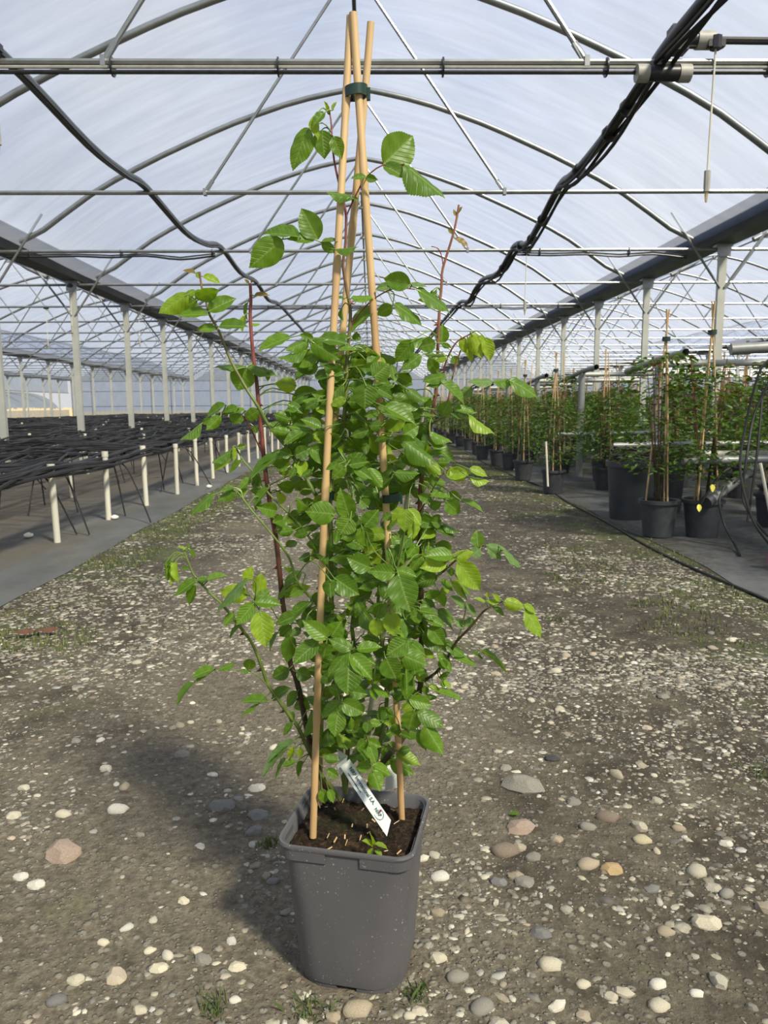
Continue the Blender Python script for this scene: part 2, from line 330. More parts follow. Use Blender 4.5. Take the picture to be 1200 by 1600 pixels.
def samp(y0, y1, x0=-1.87, x1=1.98):
    def f(n):
        x = rng.uniform(x0, x1, n); y = rng.uniform(y0, y1, n)
        d = vnoise(x, y, 1.5, 21)*.6+vnoise(x, y, 5., 22)*.4
        d = d+np.where(x < -.9, .12, 0)*np.clip((y-1.8)/1.5, 0, 1)
        keep = (rng.random(n) < np.clip((d-.34)*2.8, .05, 1)) & (np.hypot(x+.035, y-1.27) > .115)
        return x[keep], y[keep]
    return f
gravel('gravel', 52000, samp(.75, 2.8), .0016, .011)
gravel('gravel', 9000, samp(.8, 3.2), .006, .017)
gravel('gravel', 44000, samp(2.5, 6.), .004, .021)
gravel('gravel', 24000, samp(5.8, 15), .007, .028)
# single stones
import bmesh
stone_meshes = []
for k in range(10):
    bm = bmesh.new(); bmesh.ops.create_icosphere(bm, subdivisions=2, radius=1)
    rr = random.Random(k); off = Vector((rr.random()*9, rr.random()*9, rr.random()*9))
    from mathutils import noise as mn
    for v in bm.verts:
        d = 1+.3*mn.noise(v.co*1.1+off)+(.2 if k < 6 else .06)*mn.noise(v.co*2.4+off); v.co *= d
        v.co.z = max(v.co.z, -.6)
    me = bpy.data.meshes.new('stone'); bm.to_mesh(me); bm.free(); me.materials.append(M['stone'])
    me.polygons.foreach_set('use_smooth', [True]*len(me.polygons)); me.set_sharp_from_angle(angle=math.radians(24 if k < 6 else 60)); stone_meshes.append(me)
def stone(x, y, w, col, flat=.45, el=.7, rz=None):
    o = link('stone', random.choice(stone_meshes), floor); h = w*flat
    o.location = (x, y, float(gz(x, y))+h*.0); o.scale = (w/2, w/2*el, h/2*1.6); o.rotation_euler = (random.uniform(-.15,.15), random.uniform(-.15,.15), random.uniform(0,6.28) if rz is None else rz)
    o.color = tuple(col)+(1,); return o
CR, GY, BG, TN, BR, WH, PK, YL, DK = (.56,.51,.38), (.25,.235,.195), (.19,.185,.175), (.36,.30,.21), (.21,.165,.125), (.62,.59,.50), (.34,.26,.20), (.50,.44,.28), (.06,.06,.06)
KEY = [(817,1226,62,GY),(948,1274,38,BR),(918,1290,28,GY),(1003,1310,30,YL),(813,1294,44,PK),(788,1329,46,BR),(833,1340,27,GY),(806,1370,28,TN),(918,1352,36,TN),(957,1359,34,(.46,.33,.17)),
 (1019,1388,26,BG),(778,1378,27,BG),(859,1512,40,CR),(911,1540,25,CR),(976,1551,30,CR),(1030,1574,36,CR),(1102,1439,46,CR),(845,1460,32,BG),(714,1528,36,GY),(753,1579,40,GY),(687,1368,30,WH),
 (684,1427,24,TN),(684,1497,30,CR),(1028,1535,30,WH),(1088,1549,24,WH),(655,1583,24,CR),(1090,1363,24,CR),(1133,1313,22,WH),(863,1187,24,DK),(1040,1452,28,TN),(100,1336,60,PK),(184,1272,34,WH),
 (99,1280,26,CR),(22,1284,24,CR),(32,1370,26,WH),(56,1384,30,WH),(161,1473,20,CR),(234,1484,20,CR),(247,1514,30,CR),(118,1532,30,CR),(371,1514,26,CR),(287,1409,20,CR),(307,1486,20,CR),(88,1565,32,BG),
 (219,1580,25,CR),(367,1569,20,WH),(426,1378,22,BG),(405,1276,34,BG),(397,1302,30,BG),(345,1263,42,BG),(400,1232,28,WH),(557,1578,50,TN),(870,1310,22,TN),(1060,1290,22,TN),(640,1590,22,CR),(520,1592,26,TN)]
ns = 0
for (px, py, w, c) in KEY:
    p = PZ(px, py, 0); d = (p-CAM).dot(FWD); stone(p.x, p.y, w/F*d*1.05, np.array(c)*random.uniform(.8,1.0), .34, .72, random.uniform(-.4,.4)); ns += 1
while ns < 298:
    y = .78+2.6*random.random()**1.3; x = random.uniform(-.62, .62)*(y+.2)
    if math.hypot(x+.035, y-1.27) < .17 or abs(x) > 1.8: continue
    if random.random() > .25+float(vnoise(x,y,1.5,21)): continue
    c = PALE[random.randrange(len(PALE))]*random.uniform(.75,1.12)
    stone(x, y, random.choice((.016,.02,.025,.03,.036,.045)), tuple(c), random.uniform(.25,.45), random.uniform(.6,.95)); ns += 1
# moss and grass
def blades(name, spots, mat, h0, h1, w, parent=None, seed=3, lean=.5):
    r = np.random.default_rng(seed); n = len(spots); sp = np.asarray(spots); a = r.uniform(0, 6.28, n); h = r.uniform(h0, h1, n); b = r.uniform(0, 6.28, n); l = r.uniform(.1, lean, n)*h
    z = gz(sp[:,0], sp[:,1]); ww = w*r.uniform(.6,1.3,n)
    v0 = np.stack([sp[:,0]-ww*np.cos(a), sp[:,1]-ww*np.sin(a), z], 1); v1 = np.stack([sp[:,0]+ww*np.cos(a), sp[:,1]+ww*np.sin(a), z], 1)
    v2 = np.stack([sp[:,0]+.4*l*np.cos(b)+.7*ww*np.cos(a), sp[:,1]+.4*l*np.sin(b)+.7*ww*np.sin(a), z+h*.6], 1); v3 = np.stack([sp[:,0]+l*np.cos(b), sp[:,1]+l*np.sin(b), z+h], 1)
    Vv = np.stack([v0, v1, v2, v3], 1).reshape(-1, 3); f = (np.array([[0,1,2],[0,2,3]])[None]+(np.arange(n)*4)[:,None,None]).reshape(-1,3)
    return link(name, np_mesh(name, Vv, f, mat, False), parent)
def mossy(n, x0, x1, y0, y1, seed, th=.5):
    r = np.random.default_rng(seed); x = r.uniform(x0,x1,n); y = r.uniform(y0,y1,n); k = (vnoise(x,y,2.2,seed)*.6+vnoise(x,y,7.,seed+1)*.4) > th; return np.stack([x[k],y[k]],1)
blades('moss', np.concatenate([mossy(9000,-1.86,-1.45,4.6,16,31,.42), mossy(3000,-1.86,-1.2,3.,5.,33,.58)]), M['moss'], .008, .03, .0035, floor, 5)['kind'] = 'stuff'
blades('moss', np.concatenate([mossy(9000,1.2,2.1,4.5,16,41,.5), mossy(5000,1.0,1.95,2.2,5,43,.58)]), M['moss'], .006, .024, .0035, floor, 6)['kind'] = 'stuff'
for (px, py, n, rad, lab) in [(420,1322,40,.03,'small grass tuft beside the left wall of the square grey pot'),(652,1556,46,.03,'small grass tuft at the front right foot of the grey pot'),(482,1588,50,.04,'leafy grass tuft in front of the grey pot'),(330,1585,44,.03,'low mossy grass tuft on the gravel left of the pot foot'),(1190,1205,60,.06,'green weed clump on the right side of the gravel path'),(866,968,40,.05,'tiny weed clump on the gravel behind the right rose shoot')]:
    p = PZ(px, py, 0); r = np.random.default_rng(int(px)); q = np.stack([p.x+r.normal(0,rad*.45,n), p.y+r.normal(0,rad*.45,n)],1)
    props(blades('grass_tuft', q, M['grass'], .010, .030, .0018, None, int(py), .9), lab, 'grass', 'weeds on the path')
# ------------------------------------------------------------------ greenhouse frame
PR = [(0,4.99),(.5,4.90),(1.0,4.77),(1.7,4.53),(2.47,4.20),(3.0,3.95),(3.4,3.74),(3.8,3.47),(4.3,3.12),(4.56,2.96+.2)]
PX = np.array([a for a, b in PR[:-1]]); PZz = np.array([b for a, b in PR[:-1]])
def hz(x): return float(np.interp(abs(x), PX, PZz))
YT = [4.78+2.75*k for k in range(-1, 21)]
ZT = 3.0
pts = [(x, 0, hz(x)) for x in np.linspace(-4.4, 4.4, 29)]
me_hoop = MB().tube(pts, .035, 10).mesh('hoop', M['galv'])
me_tie = MB().tube([(-HALF+.06, 0, ZT), (0, 0, ZT-.005), (HALF-.06, 0, ZT)], .021, 8).mesh('tie_bar', M['galv'])
def strut_mesh(a, b, r, flat=True):
    a, b = Vector(a), Vector(b); m = MB().tube([a, b], r, 8)
    if flat:
        for p, q in ((a, b), (b, a)):
            t = (q-p).normalized(); s = t.cross(Vector((0,1,0))); c = p-t*.02
            m.ring([[c+s*.02+Vector((0,-.006,0)), c-s*.02+Vector((0,-.006,0)), c-s*.02+Vector((0,.006,0)), c+s*.02+Vector((0,.006,0))],
                    [p+t*.13+s*r+Vector((0,-r,0)), p+t*.13-s*r+Vector((0,-r,0)), p+t*.13-s*r+Vector((0,r,0)), p+t*.13+s*r+Vector((0,r,0))]])
    return m.mesh('strut', M['galv'])
me_s = [strut_mesh((s*.03, 0, 4.93), (s*1.42, 0, ZT), .0155) for s in (-1, 1)]
me_hub = MB().box(-.05,.05,-.05,.05,4.87,4.97).mesh('ridge_clamp', M['galv_warm'], False)
me_clamp = MB().box(-.015,.015,-.026,.026,-.03,.03).mesh('clamp', M['galv'], False)
ORD = ['first','second','third','fourth','fifth','sixth','seventh','eighth']
BAYS = [-2,-1,0,1,2,3]
BN = {-2:'far left bay', -1:'bay over the black hoses', 0:'central bay', 1:'bay over the potted roses', 2:'second bay past the roses', 3:'outermost bay past the roses'}
for b in BAYS:
    for k, y in enumerate(YT):
        if b != 0 and y < 4: continue
        if abs(b) >= 2 and y < 9: continue
        t = empty('roof_truss', (XB+b*PITCH, y, 0))
        lab = 'galvanised arched roof truss with straight tie bar in the '+BN[b]
        if b == 0 and k == 1: lab = 'roof truss whose tie bar carries strapped hoses and the pipe tee'
        elif b == 0 and 2 <= k <= 7: lab = '%s roof truss behind the hose-strapped truss of the central bay' % ORD[k-2]
        props(t, lab, 'roof truss', 'roof trusses of the '+BN[b])
        link('hoop', me_hoop, t); link('tie_bar', me_tie, t); link('strut', me_s[0], t); link('strut', me_s[1], t)
        if y < 30: link('ridge_clamp', me_hub, t)
        if y < 20 and abs(b) < 2:
            for s in (-1, 1): link('clamp', me_clamp, t, Matrix.Translation((s*1.42, 0, ZT)))
    mb = MB(); mb.tube([(XB+b*PITCH, -4 if b == 0 else 4, 4.93), (XB+b*PITCH, 62.5, 4.93)], .022, 8)
    props(mb.build('ridge_pipe', M['black'] if b == 0 else M['galv']), ('black' if b == 0 else 'grey')+' ridge pipe along the top of the '+BN[b], 'pipe')
    # film
    X = np.concatenate([np.linspace(-4.62, 4.62, 41)]); Y = np.concatenate([np.arange(4.78-2.75*4, 63, 2.75/4)])
    gx, gy = np.meshgrid(X, Y); base = np.interp(np.abs(gx), PX, PZz)+.035; base = np.where(np.abs(gx) > 4.3, base-(np.abs(gx)-4.3)*.0, base)
    ph = ((gy-4.78)/2.75) % 1; z = base-.03*np.sin(np.pi*ph)*np.clip(1-np.abs(gx)/5, 0, 1)+(vnoise(gx*1.+b*7, gy, 1.1, 51)-.5)*.03
    n = len(X); ii, jj = np.meshgrid(np.arange(n-1), np.arange(len(Y)-1)); a = (jj*n+ii).ravel(); q = np.stack([a, a+1, a+n+1, a+n], 1)
    me = np_mesh('ceiling', np.stack([gx.ravel()+XB+b*PITCH, gy.ravel(), z.ravel()], 1), q, M['film'])
    uv = me.uv_layers.new(name='UVMap'); vi = np.zeros(len(me.loops), np.int32); me.loops.foreach_get('vertex_index', vi)
    uu = np.stack([gx.ravel()+b*13.7, gy.ravel()], 1)[vi]; uv.data.foreach_set('uv', uu.astype(np.float32).ravel())
    props(link('ceiling', me), 'translucent plastic film roof of the '+BN[b], kind='structure')
# gutters and posts
GX = [(-24.12,'at the left side wall'),(-14.52,'between the two left bays'),(-4.92,'between path and hoses'),(4.68,'among the potted roses'),(14.28,'beyond the potted roses'),(23.88,'of the far right bays'),(33.48,'at the right side wall')]
sec = [(-.30,.33),(-.27,.33),(-.13,.085),(.13,.085),(.27,.33),(.30,.33),(.30,.315),(.285,.31),(.145,.06),(-.145,.06),(-.285,.31),(-.30,.315)]
me_post = MB().add([(x,y,z) for z in (0,3.08) for x,y in ((-.05,-.032),(-.05,.032),(-.036,.032),(-.036,-.018),(.036,-.018),(.036,.032),(.05,.032),(.05,-.032))],
    [tuple(range(8))]+[tuple(range(15,7,-1))]+[(i,8+i,8+(i+1)%8,(i+1)%8) for i in range(8)]).mesh('column', M['galv_warm'], False)
me_plate = MB().box(-.11,.11,-.06,.06,3.03,3.065).box(-.09,.09,-.045,-.039,2.9,3.05).mesh('head_plate', M['galv'], False)
me_knee = [MB().tube([(s*.03,-.035,2.5),(s*.72,-.035,3.46)], .017, 8).mesh('knee_brace', M['galv']) for s in (-1,1)]
for gxx, nm in GX:
    o = MB().ring([[(gxx+x, y, 3.0+z) for x, z in sec] for y in (-6, 12, 30, 62.5)]).build('rain_gutter', M['gutter'], None, False)
    props(o, 'dark folded steel rain gutter '+nm, 'gutter')
    for y in YT:
        if y < (4 if abs(gxx) < 6 else 8): continue
        if gxx > 20 and y > 45: continue
        t = empty('greenhouse_post', (gxx, y, 0)); i_ = round((y-10.28)/2.75); props(t, ('%s steel post from the rose end, under the gutter %s' % (ORD[i_], nm)) if abs(gxx) < 6 and 0 <= i_ < 7 else 'slim galvanised steel post carrying the gutter '+nm, 'post', 'posts under the gutter '+nm)
        link('column', me_post, t); link('head_plate', me_plate, t)
        for s in (0, 1):
            if (s == 0 and gxx < -20) or (s == 1 and gxx > 30): continue
            link('knee_brace', me_knee[s], t)
# walls
def wall(name, quads, mat, label):
    mb = MB(); 
    for q in quads: mb.add(q, [(0,1,2,3)])
    me = mb.mesh(name, mat, False); uv = me.uv_layers.new(name='UVMap')
    for l in me.loops: c = me.vertices[l.vertex_index].co; uv.data[l.index].uv = (c.z*2, (c.x+c.y)*.7)
    return props(link(name, me), label, kind='structure')
wl = wall('wall_left', [[(-24.48,-6,2.1),(-24.48,62.5,2.1),(-24.48,62.5,3.1),(-24.48,-6,3.1)], [(-24.48,-6,0),(-24.48,62.5,0),(-24.48,62.5,.75),(-24.48,-6,.75)]], M['wallfilm'], 'plastic film side wall with a long ventilation opening')
mb = MB(); mb.tube([(-24.46,-6,2.1),(-24.46,62.5,2.1)], .03, 8); mb.build('roll_bar', M['galv'], wl)
wall('wall_right', [[(33.85,-6,0),(33.85,62.5,0),(33.85,62.5,3.1),(33.85,-6,3.1)]], M['wallfilm'], 'plastic film wall on the far right side')
for i, b in enumerate(BAYS):
    cx = XB+b*PITCH; mb = MB(); xx = np.linspace(-4.8, 4.8, 25)
    for j in range(24):
        z0, z1 = [max(hz(q) if abs(q) < 4.3 else 3.1, 3.1) for q in (xx[j], xx[j+1])]
        mb.add([(cx+xx[j],62.4,0),(cx+xx[j+1],62.4,0),(cx+xx[j+1],62.4,z1),(cx+xx[j],62.4,z0)], [(0,1,2,3)])
    me = mb.mesh('wall_back', M['wallfilm'], False); uv = me.uv_layers.new(name='UVMap')
    for l in me.loops: c = me.vertices[l.vertex_index].co; uv.data[l.index].uv = (c.z*2, c.x*.7)
    w = props(link('wall_back', me), 'plastic film end wall of the '+BN[b], kind='structure')
    fr = MB()
    for xx2 in np.linspace(-4.8, 4.8, 7): fr.tube([(cx+xx2,62.3,0),(cx+xx2,62.3,max(hz(xx2) if abs(xx2)<4.3 else 3.1, 3.1))], .04, 6)
    for z in (1.0, 2.2, 3.0): fr.tube([(cx-4.8,62.3,z),(cx+4.8,62.3,z)], .03, 6)
    fr.build('wall_frame', M['galv'], w)
# outside: tunnel and reed fence seen through the left side opening
tn = empty('plastic_tunnel', (-38, 40, 0)); props(tn, 'low white plastic tunnel outside the left side wall', 'greenhouse')
mb = MB(); A = np.linspace(0, math.pi, 15); mb.ring([[(4.2*math.cos(t), yy, 2.6*math.sin(t)) for t in A] for yy in (-44,44)], False, False)
me = mb.mesh('tunnel_film', M['wallfilm']); uv = me.uv_layers.new(name='UVMap')
for l in me.loops: c = me.vertices[l.vertex_index].co; uv.data[l.index].uv = (c.z*2, c.y*.7)
link('tunnel_film', me, tn)
me_th = MB().tube([(4.15*math.cos(t), 0, 2.55*math.sin(t)) for t in A], .035, 6).mesh('tunnel_hoop', M['galv'])
for yy in np.arange(-42, 43, 3.): link('tunnel_hoop', me_th, tn, Matrix.Translation((0, yy, 0)))
mb = MB()
for y in np.arange(-4, 80, .22): mb.box(-31+random.uniform(-.03,.03), -30.95, y, y+.17, 0, random.uniform(.75,.95))
props(mb.build('reed_fence', M['beige'], None, False), 'low beige reed fence outside the left side opening', 'fence', kind='stuff')
# ------------------------------------------------------------------ pipes under the roof
def thing_tube(name, pts, r, mat, label, cat, seg=8, group=None, n=4): return props(MB().tube(smooth_path(pts, n), r, seg).build(name, mat), label, cat, group)
lp = empty('supply_pipe', (0,0,0)); props(lp, 'thick black water pipe with cables hung left of the ridge', 'pipe')
L = [(-2.42,2.0,3.0),(-2.28,3.6,3.045),(-2.17,4.78,3.075),(-2.15,6.2,3.0),(-2.13,7.0,3.02),(-2.1,7.53,3.05),(-2.05,8.8,2.93),(-2.0,9.6,2.96),(-1.93,10.28,3.05),(-1.9,11.6,2.95),(-1.88,13.03,3.04),(-1.86,14.4,2.93),(-1.84,15.78,3.04),(-1.82,18.53,3.03),(-1.82,28,3.02),(-1.82,50,3.02)]
MB().tube(smooth_path(L), .034, 10).build('pipe', M['gutter'], lp)
MB().tube([p+Vector((.035,0,-.035)) for p in smooth_path(L)], .014, 6).build('cable', M['black'], lp)
rp = empty('supply_pipe', (0,0,0)); props(rp, 'thick black water pipe with bundled hoses hung right of the ridge', 'pipe')
Rr = [(1.78,2.0,3.05),(1.76,3.4,3.06),(1.75,4.3,3.06),(1.75,4.78,3.05),(1.76,5.6,2.97),(1.78,6.4,2.96),(1.8,7.0,2.99),(1.83,7.53,3.05),(1.86,8.6,2.92),(1.9,9.4,2.9),(1.92,10.28,3.05),(1.9,11.4,2.9),(1.88,13.03,3.04),(1.86,14.4,2.9),(1.84,15.78,3.04),(1.82,18.53,3.03),(1.82,28,3.02),(1.82,50,3.02)]
MB().tube(smooth_path(Rr), .036, 10).build('pipe', M['black'], rp)
for dx, dz, ph in ((.05,-.03,0),(-.04,-.045,1.5),(.02,-.07,3)):
    MB().tube([p+Vector((dx+.012*math.sin(p.y*3+ph), 0, dz+.02*math.sin(p.y*2.3+ph)-.01)) for p in smooth_path(Rr)], .015, 6).build('hose', M['hose'], rp)
for y in (3.9,5.3,5.9,6.7,8.2,9.,9.8,11.): 
    p = min(smooth_path(Rr), key=lambda q: abs(q.y-y)); MB().tube([p+Vector((0,-.012,-.02)), p+Vector((0,.012,-.02))], .06, 10).build('strap', M['black'], rp)
tf = empty('pipe_tee', (1.75,4.78,3.0)); props(tf, 'black and grey plastic pipe tee strapped to the front tie bar', 'pipe fitting')
MB().tube([(-.11,-.03,-.075),(.11,-.03,-.075)], .045, 12).build('tee_body', M['black'], tf)
for s in (-1,1): MB().tube([(s*.09,-.03,-.075),(s*.16,-.03,-.075)], .05, 12).build('coupling_nut', M['fitting'], tf)
MB().tube([(.1,.0,.12),(.22,.0,.12)], .045, 12).build('tee_body', M['black'], tf)
MB().tube([(.2,.0,.12),(.3,.0,.12)], .052, 12).build('coupling_nut', M['fitting'], tf)
MB().box(.04,.14,-.05,.05,.05,.19).build('tee_body', M['black'], tf, False)
MB().tube([(.3,0,.12),(1.2,0,.11),(2.9,0,.1)], .022, 8).build('branch_pipe', M['hose'], tf)
# hoses strapped along tie bars
def lateral(y, k, x0, x1, label):
    t = empty('strapped_hose', (0, y, 0)); props(t, label, 'hose')
    P = []; x = x0; i = 0
    while x < x1+.01: P.append((x, -.012, ZT-.062-(.05 if i % 2 and 0 < k < 9 else .0)*random.random())); x += .45; i += 1
    MB().tube(smooth_path(P, 3), .013, 8).build('hose', M['black'], t)
    MB().tube([(p[0], -.02, p[2]+.024) for p in P], .009, 6).build('hose', M['fitting'] if k == 0 else M['hose'], t)
    for x in np.arange(x0+.3, x1, 1.18 if k else .97):
        MB().tube([(x-.005, 0, ZT-.03), (x+.005, 0, ZT-.03)], .054, 10).build('cable_tie', M['black'], t)
lateral(4.78, 0, -4.7, 4.5, 'black hoses strapped under the tie bar nearest the bamboo tips')
lateral(10.28, 1, -4.7, -1.95, 'sagging black hose under the third tie bar left of the ridge')
lateral(10.28, 2, 1.95, 4.5, 'black hose under the third tie bar right of the ridge')
lateral(15.78, 3, -4.7, 4.5, 'black hose under the fifth tie bar of the central bay')
def sprinkler(x, y, z0, ln, label, big=1):
    t = empty('hanging_sprinkler', (x, y, 0)); props(t, label, 'sprinkler', 'hanging sprinklers')
    MB().tube([(0,0,z0-.02),(0,0,z0+.05)], .035, 8).box(-.05,.05,-.02,.02,z0-.01,z0+.03).build('clip', M['black'], t)
    MB().tube([(0,0,z0),(-.008,0,z0-ln*.5),(-.012,0,z0-ln+.1)], .006, 6).build('drop_tube', M['pvc'], t)
    MB().tube([(-.012,0,z0-ln+.12),(-.012,0,z0-ln)], .02, 8).build('weight', M['fitting'], t)
    MB().tube([(-.012,0,z0-ln),(-.012,0,z0-ln-.06)], [.012,.006], 6).build('nozzle', M['brass'], t)
p = PY(1115, 75, 4.78); sprinkler(p.x, 4.75, p.z, .82, 'hanging sprinkler with pale weight beside the right pipe tee')
p = PY(2, 200, 4.78); sprinkler(p.x, 4.75, 3.05, .52, 'hanging sprinkler with yellow nozzle on the left front tie bar')
for (px, Y, lab) in [(822,10.25,'hanging sprinkler on the third tie bar right of the ridge'),(110,13.,'hanging sprinkler in the bay over the hoses, nearer one'),(70,15.8,'hanging sprinkler in the bay over the hoses, middle one'),(215,15.8,'hanging sprinkler in the bay over the hoses, farther one')]:
    p = PY(px, 450, Y); sprinkler(p.x, Y, ZT-.03, .75, lab)
# ------------------------------------------------------------------ left: white stakes and hose rows
def hose_path(x, y0, y1, z, amp, ph, step=.5, sag=.05):
    P = []; y = y0
    while y <= y1:
        P.append((x+amp*math.sin(y*.9+ph)+.04*math.sin(y*3.1+2*ph)+random.uniform(-.03,.03), y, z+sag*math.sin(y*3.3+ph)+random.uniform(-.02,.02))); y += step
    return P
me_peg = {}
def peg(x, y, h, label, group, r=.024):
    if 0 not in me_peg:
        me_peg[0] = MB().tube([(0,0,0),(.004,0,.5),(0,0,1)], 1, 10).mesh('tube', M['pvc']); me_peg[1] = MB().tube([(0,0,.93),(0,0,1.005)], 1.18, 10).mesh('collar', M['pvc'])
    t = empty('plastic_stake', (x, y, 0)); props(t, label, 'stake', group)
    t.rotation_euler = (random.uniform(-.03,.03), random.uniform(-.03,.03), random.uniform(0,6))
    for k, n in ((0,'tube'),(1,'collar')): link(n, me_peg[k], t, Matrix.Diagonal((r, r, h, 1)))
for i, (px, py, ty) in enumerate([(90,850,726),(170,815,706),(229,793,697),(277,773,694),(308,760,684)]):
    p = PZ(px, py, 0); q = PY(px-7, ty, p.y); peg(p.x, p.y, q.z, ORD[i]+' cream pipe stake from the rose end of the front hose row', 'front stakes beside the path')
for i in range(14): peg(-2.17+.01*i, 10.4+.98*i, .56, 'cream plastic pipe stake at the front of the hose rows', 'front stakes beside the path')
rows = np.arange(-2.32, -13.6, -.95)
for ri, rx in enumerate(rows):
    y0 = 3.2+(.0 if ri == 0 else .6+.35*ri); mb = MB(); nt_ = 9 if ri == 0 else 11
    for j in range(nt_):
        z = .52+.07*random.random()-(.0 if ri else .02); mb.tube(hose_path(rx+random.uniform(-.3,.3)*(1 if ri else .35), y0, 42, z, random.uniform(.02,.12), random.uniform(0,6), .55 if ri < 4 else .9, .022), random.choice((.009,.012,.016)), 5, False)
    if ri == 0:
        for j in range(4): mb.tube(hose_path(rx-.05+random.uniform(-.08,.05), 2.6, 26, .5+.022*j, .03, j, .5, .012), .017, 6, False)
    # loose ends hanging to the ground
    for j in range(12 if ri < 3 else 8):
        y = y0+.4+random.random()*12; x = rx+random.uniform(-.25,.25); dx = random.uniform(-.1,.35); dy = random.uniform(-.5,.4)
        mb.tube(smooth_path([(x,y,.52),(x+dx*.3,y+dy*.3,.45),(x+dx*.7,y+dy*.7,.22),(x+dx,y+dy,.02)],3), .007, 5, False)
    o = mb.build('hose_bundle', M['hose']); props(o, 'tangled bundle of black drip hoses resting on stakes, row %s' % ('beside the path' if ri == 0 else 'behind the front row'), 'hose bundle', 'rows of black drip hoses', 'stuff')
    if ri:
        for y in np.arange(y0+1.2, 34, 2.75 if ri < 6 else 4.1):
            peg(rx, y+.2*random.random(), .6, 'cream plastic stake standing in the inner hose rows', 'stakes in the inner hose rows', .02)
    # cross wires
mb = MB()
for y in np.arange(4.2, 40, .8):
    P = [(x, y+random.uniform(-.35,.35)+.3*math.sin(x*1.3+y), .53+.05*math.sin(x*2.1+y)+random.uniform(-.03,.05)) for x in np.arange(-2.4-.15*random.random(), -13.6, -.6)]
    for d in range(3): mb.tube(smooth_path([(a+random.uniform(-.1,.1), b+d*.22, c+random.uniform(-.03,.03)) for a, b, c in P], 2), .011, 5, False)
props(mb.build('drip_lines', M['hose']), 'loose black drip lines draped across the hose rows', 'drip lines', kind='stuff')
for (x, y, lab) in [(-2.6,5.7,'white stone on the grey fabric by the first stake'),(-2.25,6.6,'white pebble on the grey fabric by the second stake'),(-1.95,9.1,'pale pebble on the grey fabric near the fifth stake')]:
    o = link('pebble', stone_meshes[7]); o.location = (x, y, .035); o.scale = (.035,.03,.024); o.color = (.7,.68,.6,1); props(o, lab, 'pebble')
for (px, py, lab) in [(32,998,'curled brown dead leaf on the gravel below the grey fabric'),(70,994,'second dead brown leaf lying beside the first')]:
    p = PZ(px, py, 0); mb = MB(); mb.add([(-.05,0,.012),(-.02,-.012,.02),(.02,-.01,.012),(.05,0,.022),(.02,.014,.026),(-.02,.014,.012)], [(0,1,4,5),(1,2,3,4)])
    o = mb.build('dead_leaf', M['dead']); o.location = (p.x, p.y, float(gz(p.x,p.y))+.002); o.scale = (1.4,1.4,1.4); props(o, lab, 'leaf')
# ------------------------------------------------------------------ leaf meshes
def leaf_mesh(name, mat, curl=.0, fold=.25, droop=.15, teeth=11, seed=0):
    r = random.Random(seed); n = 40; V = []; UVs = []; Fs = []
    for i in range(n+1):
        t = i/n
        w = .5*math.sin(math.pi*t**.80)**.78*(1-.10*t)*1.06 if 0 < t < 1 else 0
        if t > .74: w *= 1-.5*((t-.74)/.26)**1.5
        tooth = (.022 if i % 2 else -.012)*(1 if .12 < t < .97 else 0)
        zc = -droop*t*t
        for s, u in ((-1,1),(-1,.55),(0,0),(1,.55),(1,1)):
            ww = w*u+(tooth*.55 if u == 1 else 0); ww = max(ww, 0)
            V.append((s*ww, t-(.0 if u < 1 else -.006*(i % 2)), zc+fold*ww*(1-.6*ww)-curl*ww*ww*2+.012*math.sin(t*21+s*2)*u)); UVs.append((.5+s*ww, t))
    for i in range(n):
        for k in range(4): a = i*5+k; Fs.append((a, a+1, a+6, a+5))
    m = bpy.data.meshes.new(name); m.from_pydata(V, [], Fs); m.materials.append(mat); m.polygons.foreach_set('use_smooth', [True]*len(Fs))
    uv = m.uv_layers.new(name='UVMap')
    for l in m.loops: uv.data[l.index].uv = UVs[l.vertex_index]
    m.update(); return m
LM = {}
for key in ('leaf','leafk','leafy','leafb','leafp','leafr'):
    LM[key] = [leaf_mesh('leaf', M[key], 0, .28, .10, seed=1), leaf_mesh('leaf', M[key], .35, .3, .22, seed=2), leaf_mesh('leaf', M[key], .1, .5, .16, seed=3), leaf_mesh('leaf', M[key], .5, .1, .05, seed=4)]
def leaf_matrix(B, T, W, seed):
    r = random.Random(seed); a = T-B; Lr = a.length; v = (B-CAM).normalized(); s = v.cross(a)
    s = s.normalized() if s.length > 1e-7 else a.orthogonal().normalized(); ah = a.normalized(); n0 = s.cross(ah)
    Wr = max(W, .56*Lr); c = min(1, W/Wr); sn = math.sqrt(max(0, 1-c*c))
    best = None
    for sg in (1, -1):
        side = (s*c+n0*sn*sg).normalized(); nn = side.cross(ah)
        for fl in (1, -1):
            sc = nn.dot(Vector((.15,-.3,1)))*fl
            if best is None or sc > best[0]: best = (sc, side*fl, nn*fl)
    side, nn = best[1], best[2]
    return Matrix(((side.x*Wr, a.x, nn.x*Lr, B.x), (side.y*Wr, a.y, nn.y*Lr, B.y), (side.z*Wr, a.z, nn.z*Lr, B.z), (0,0,0,1)))
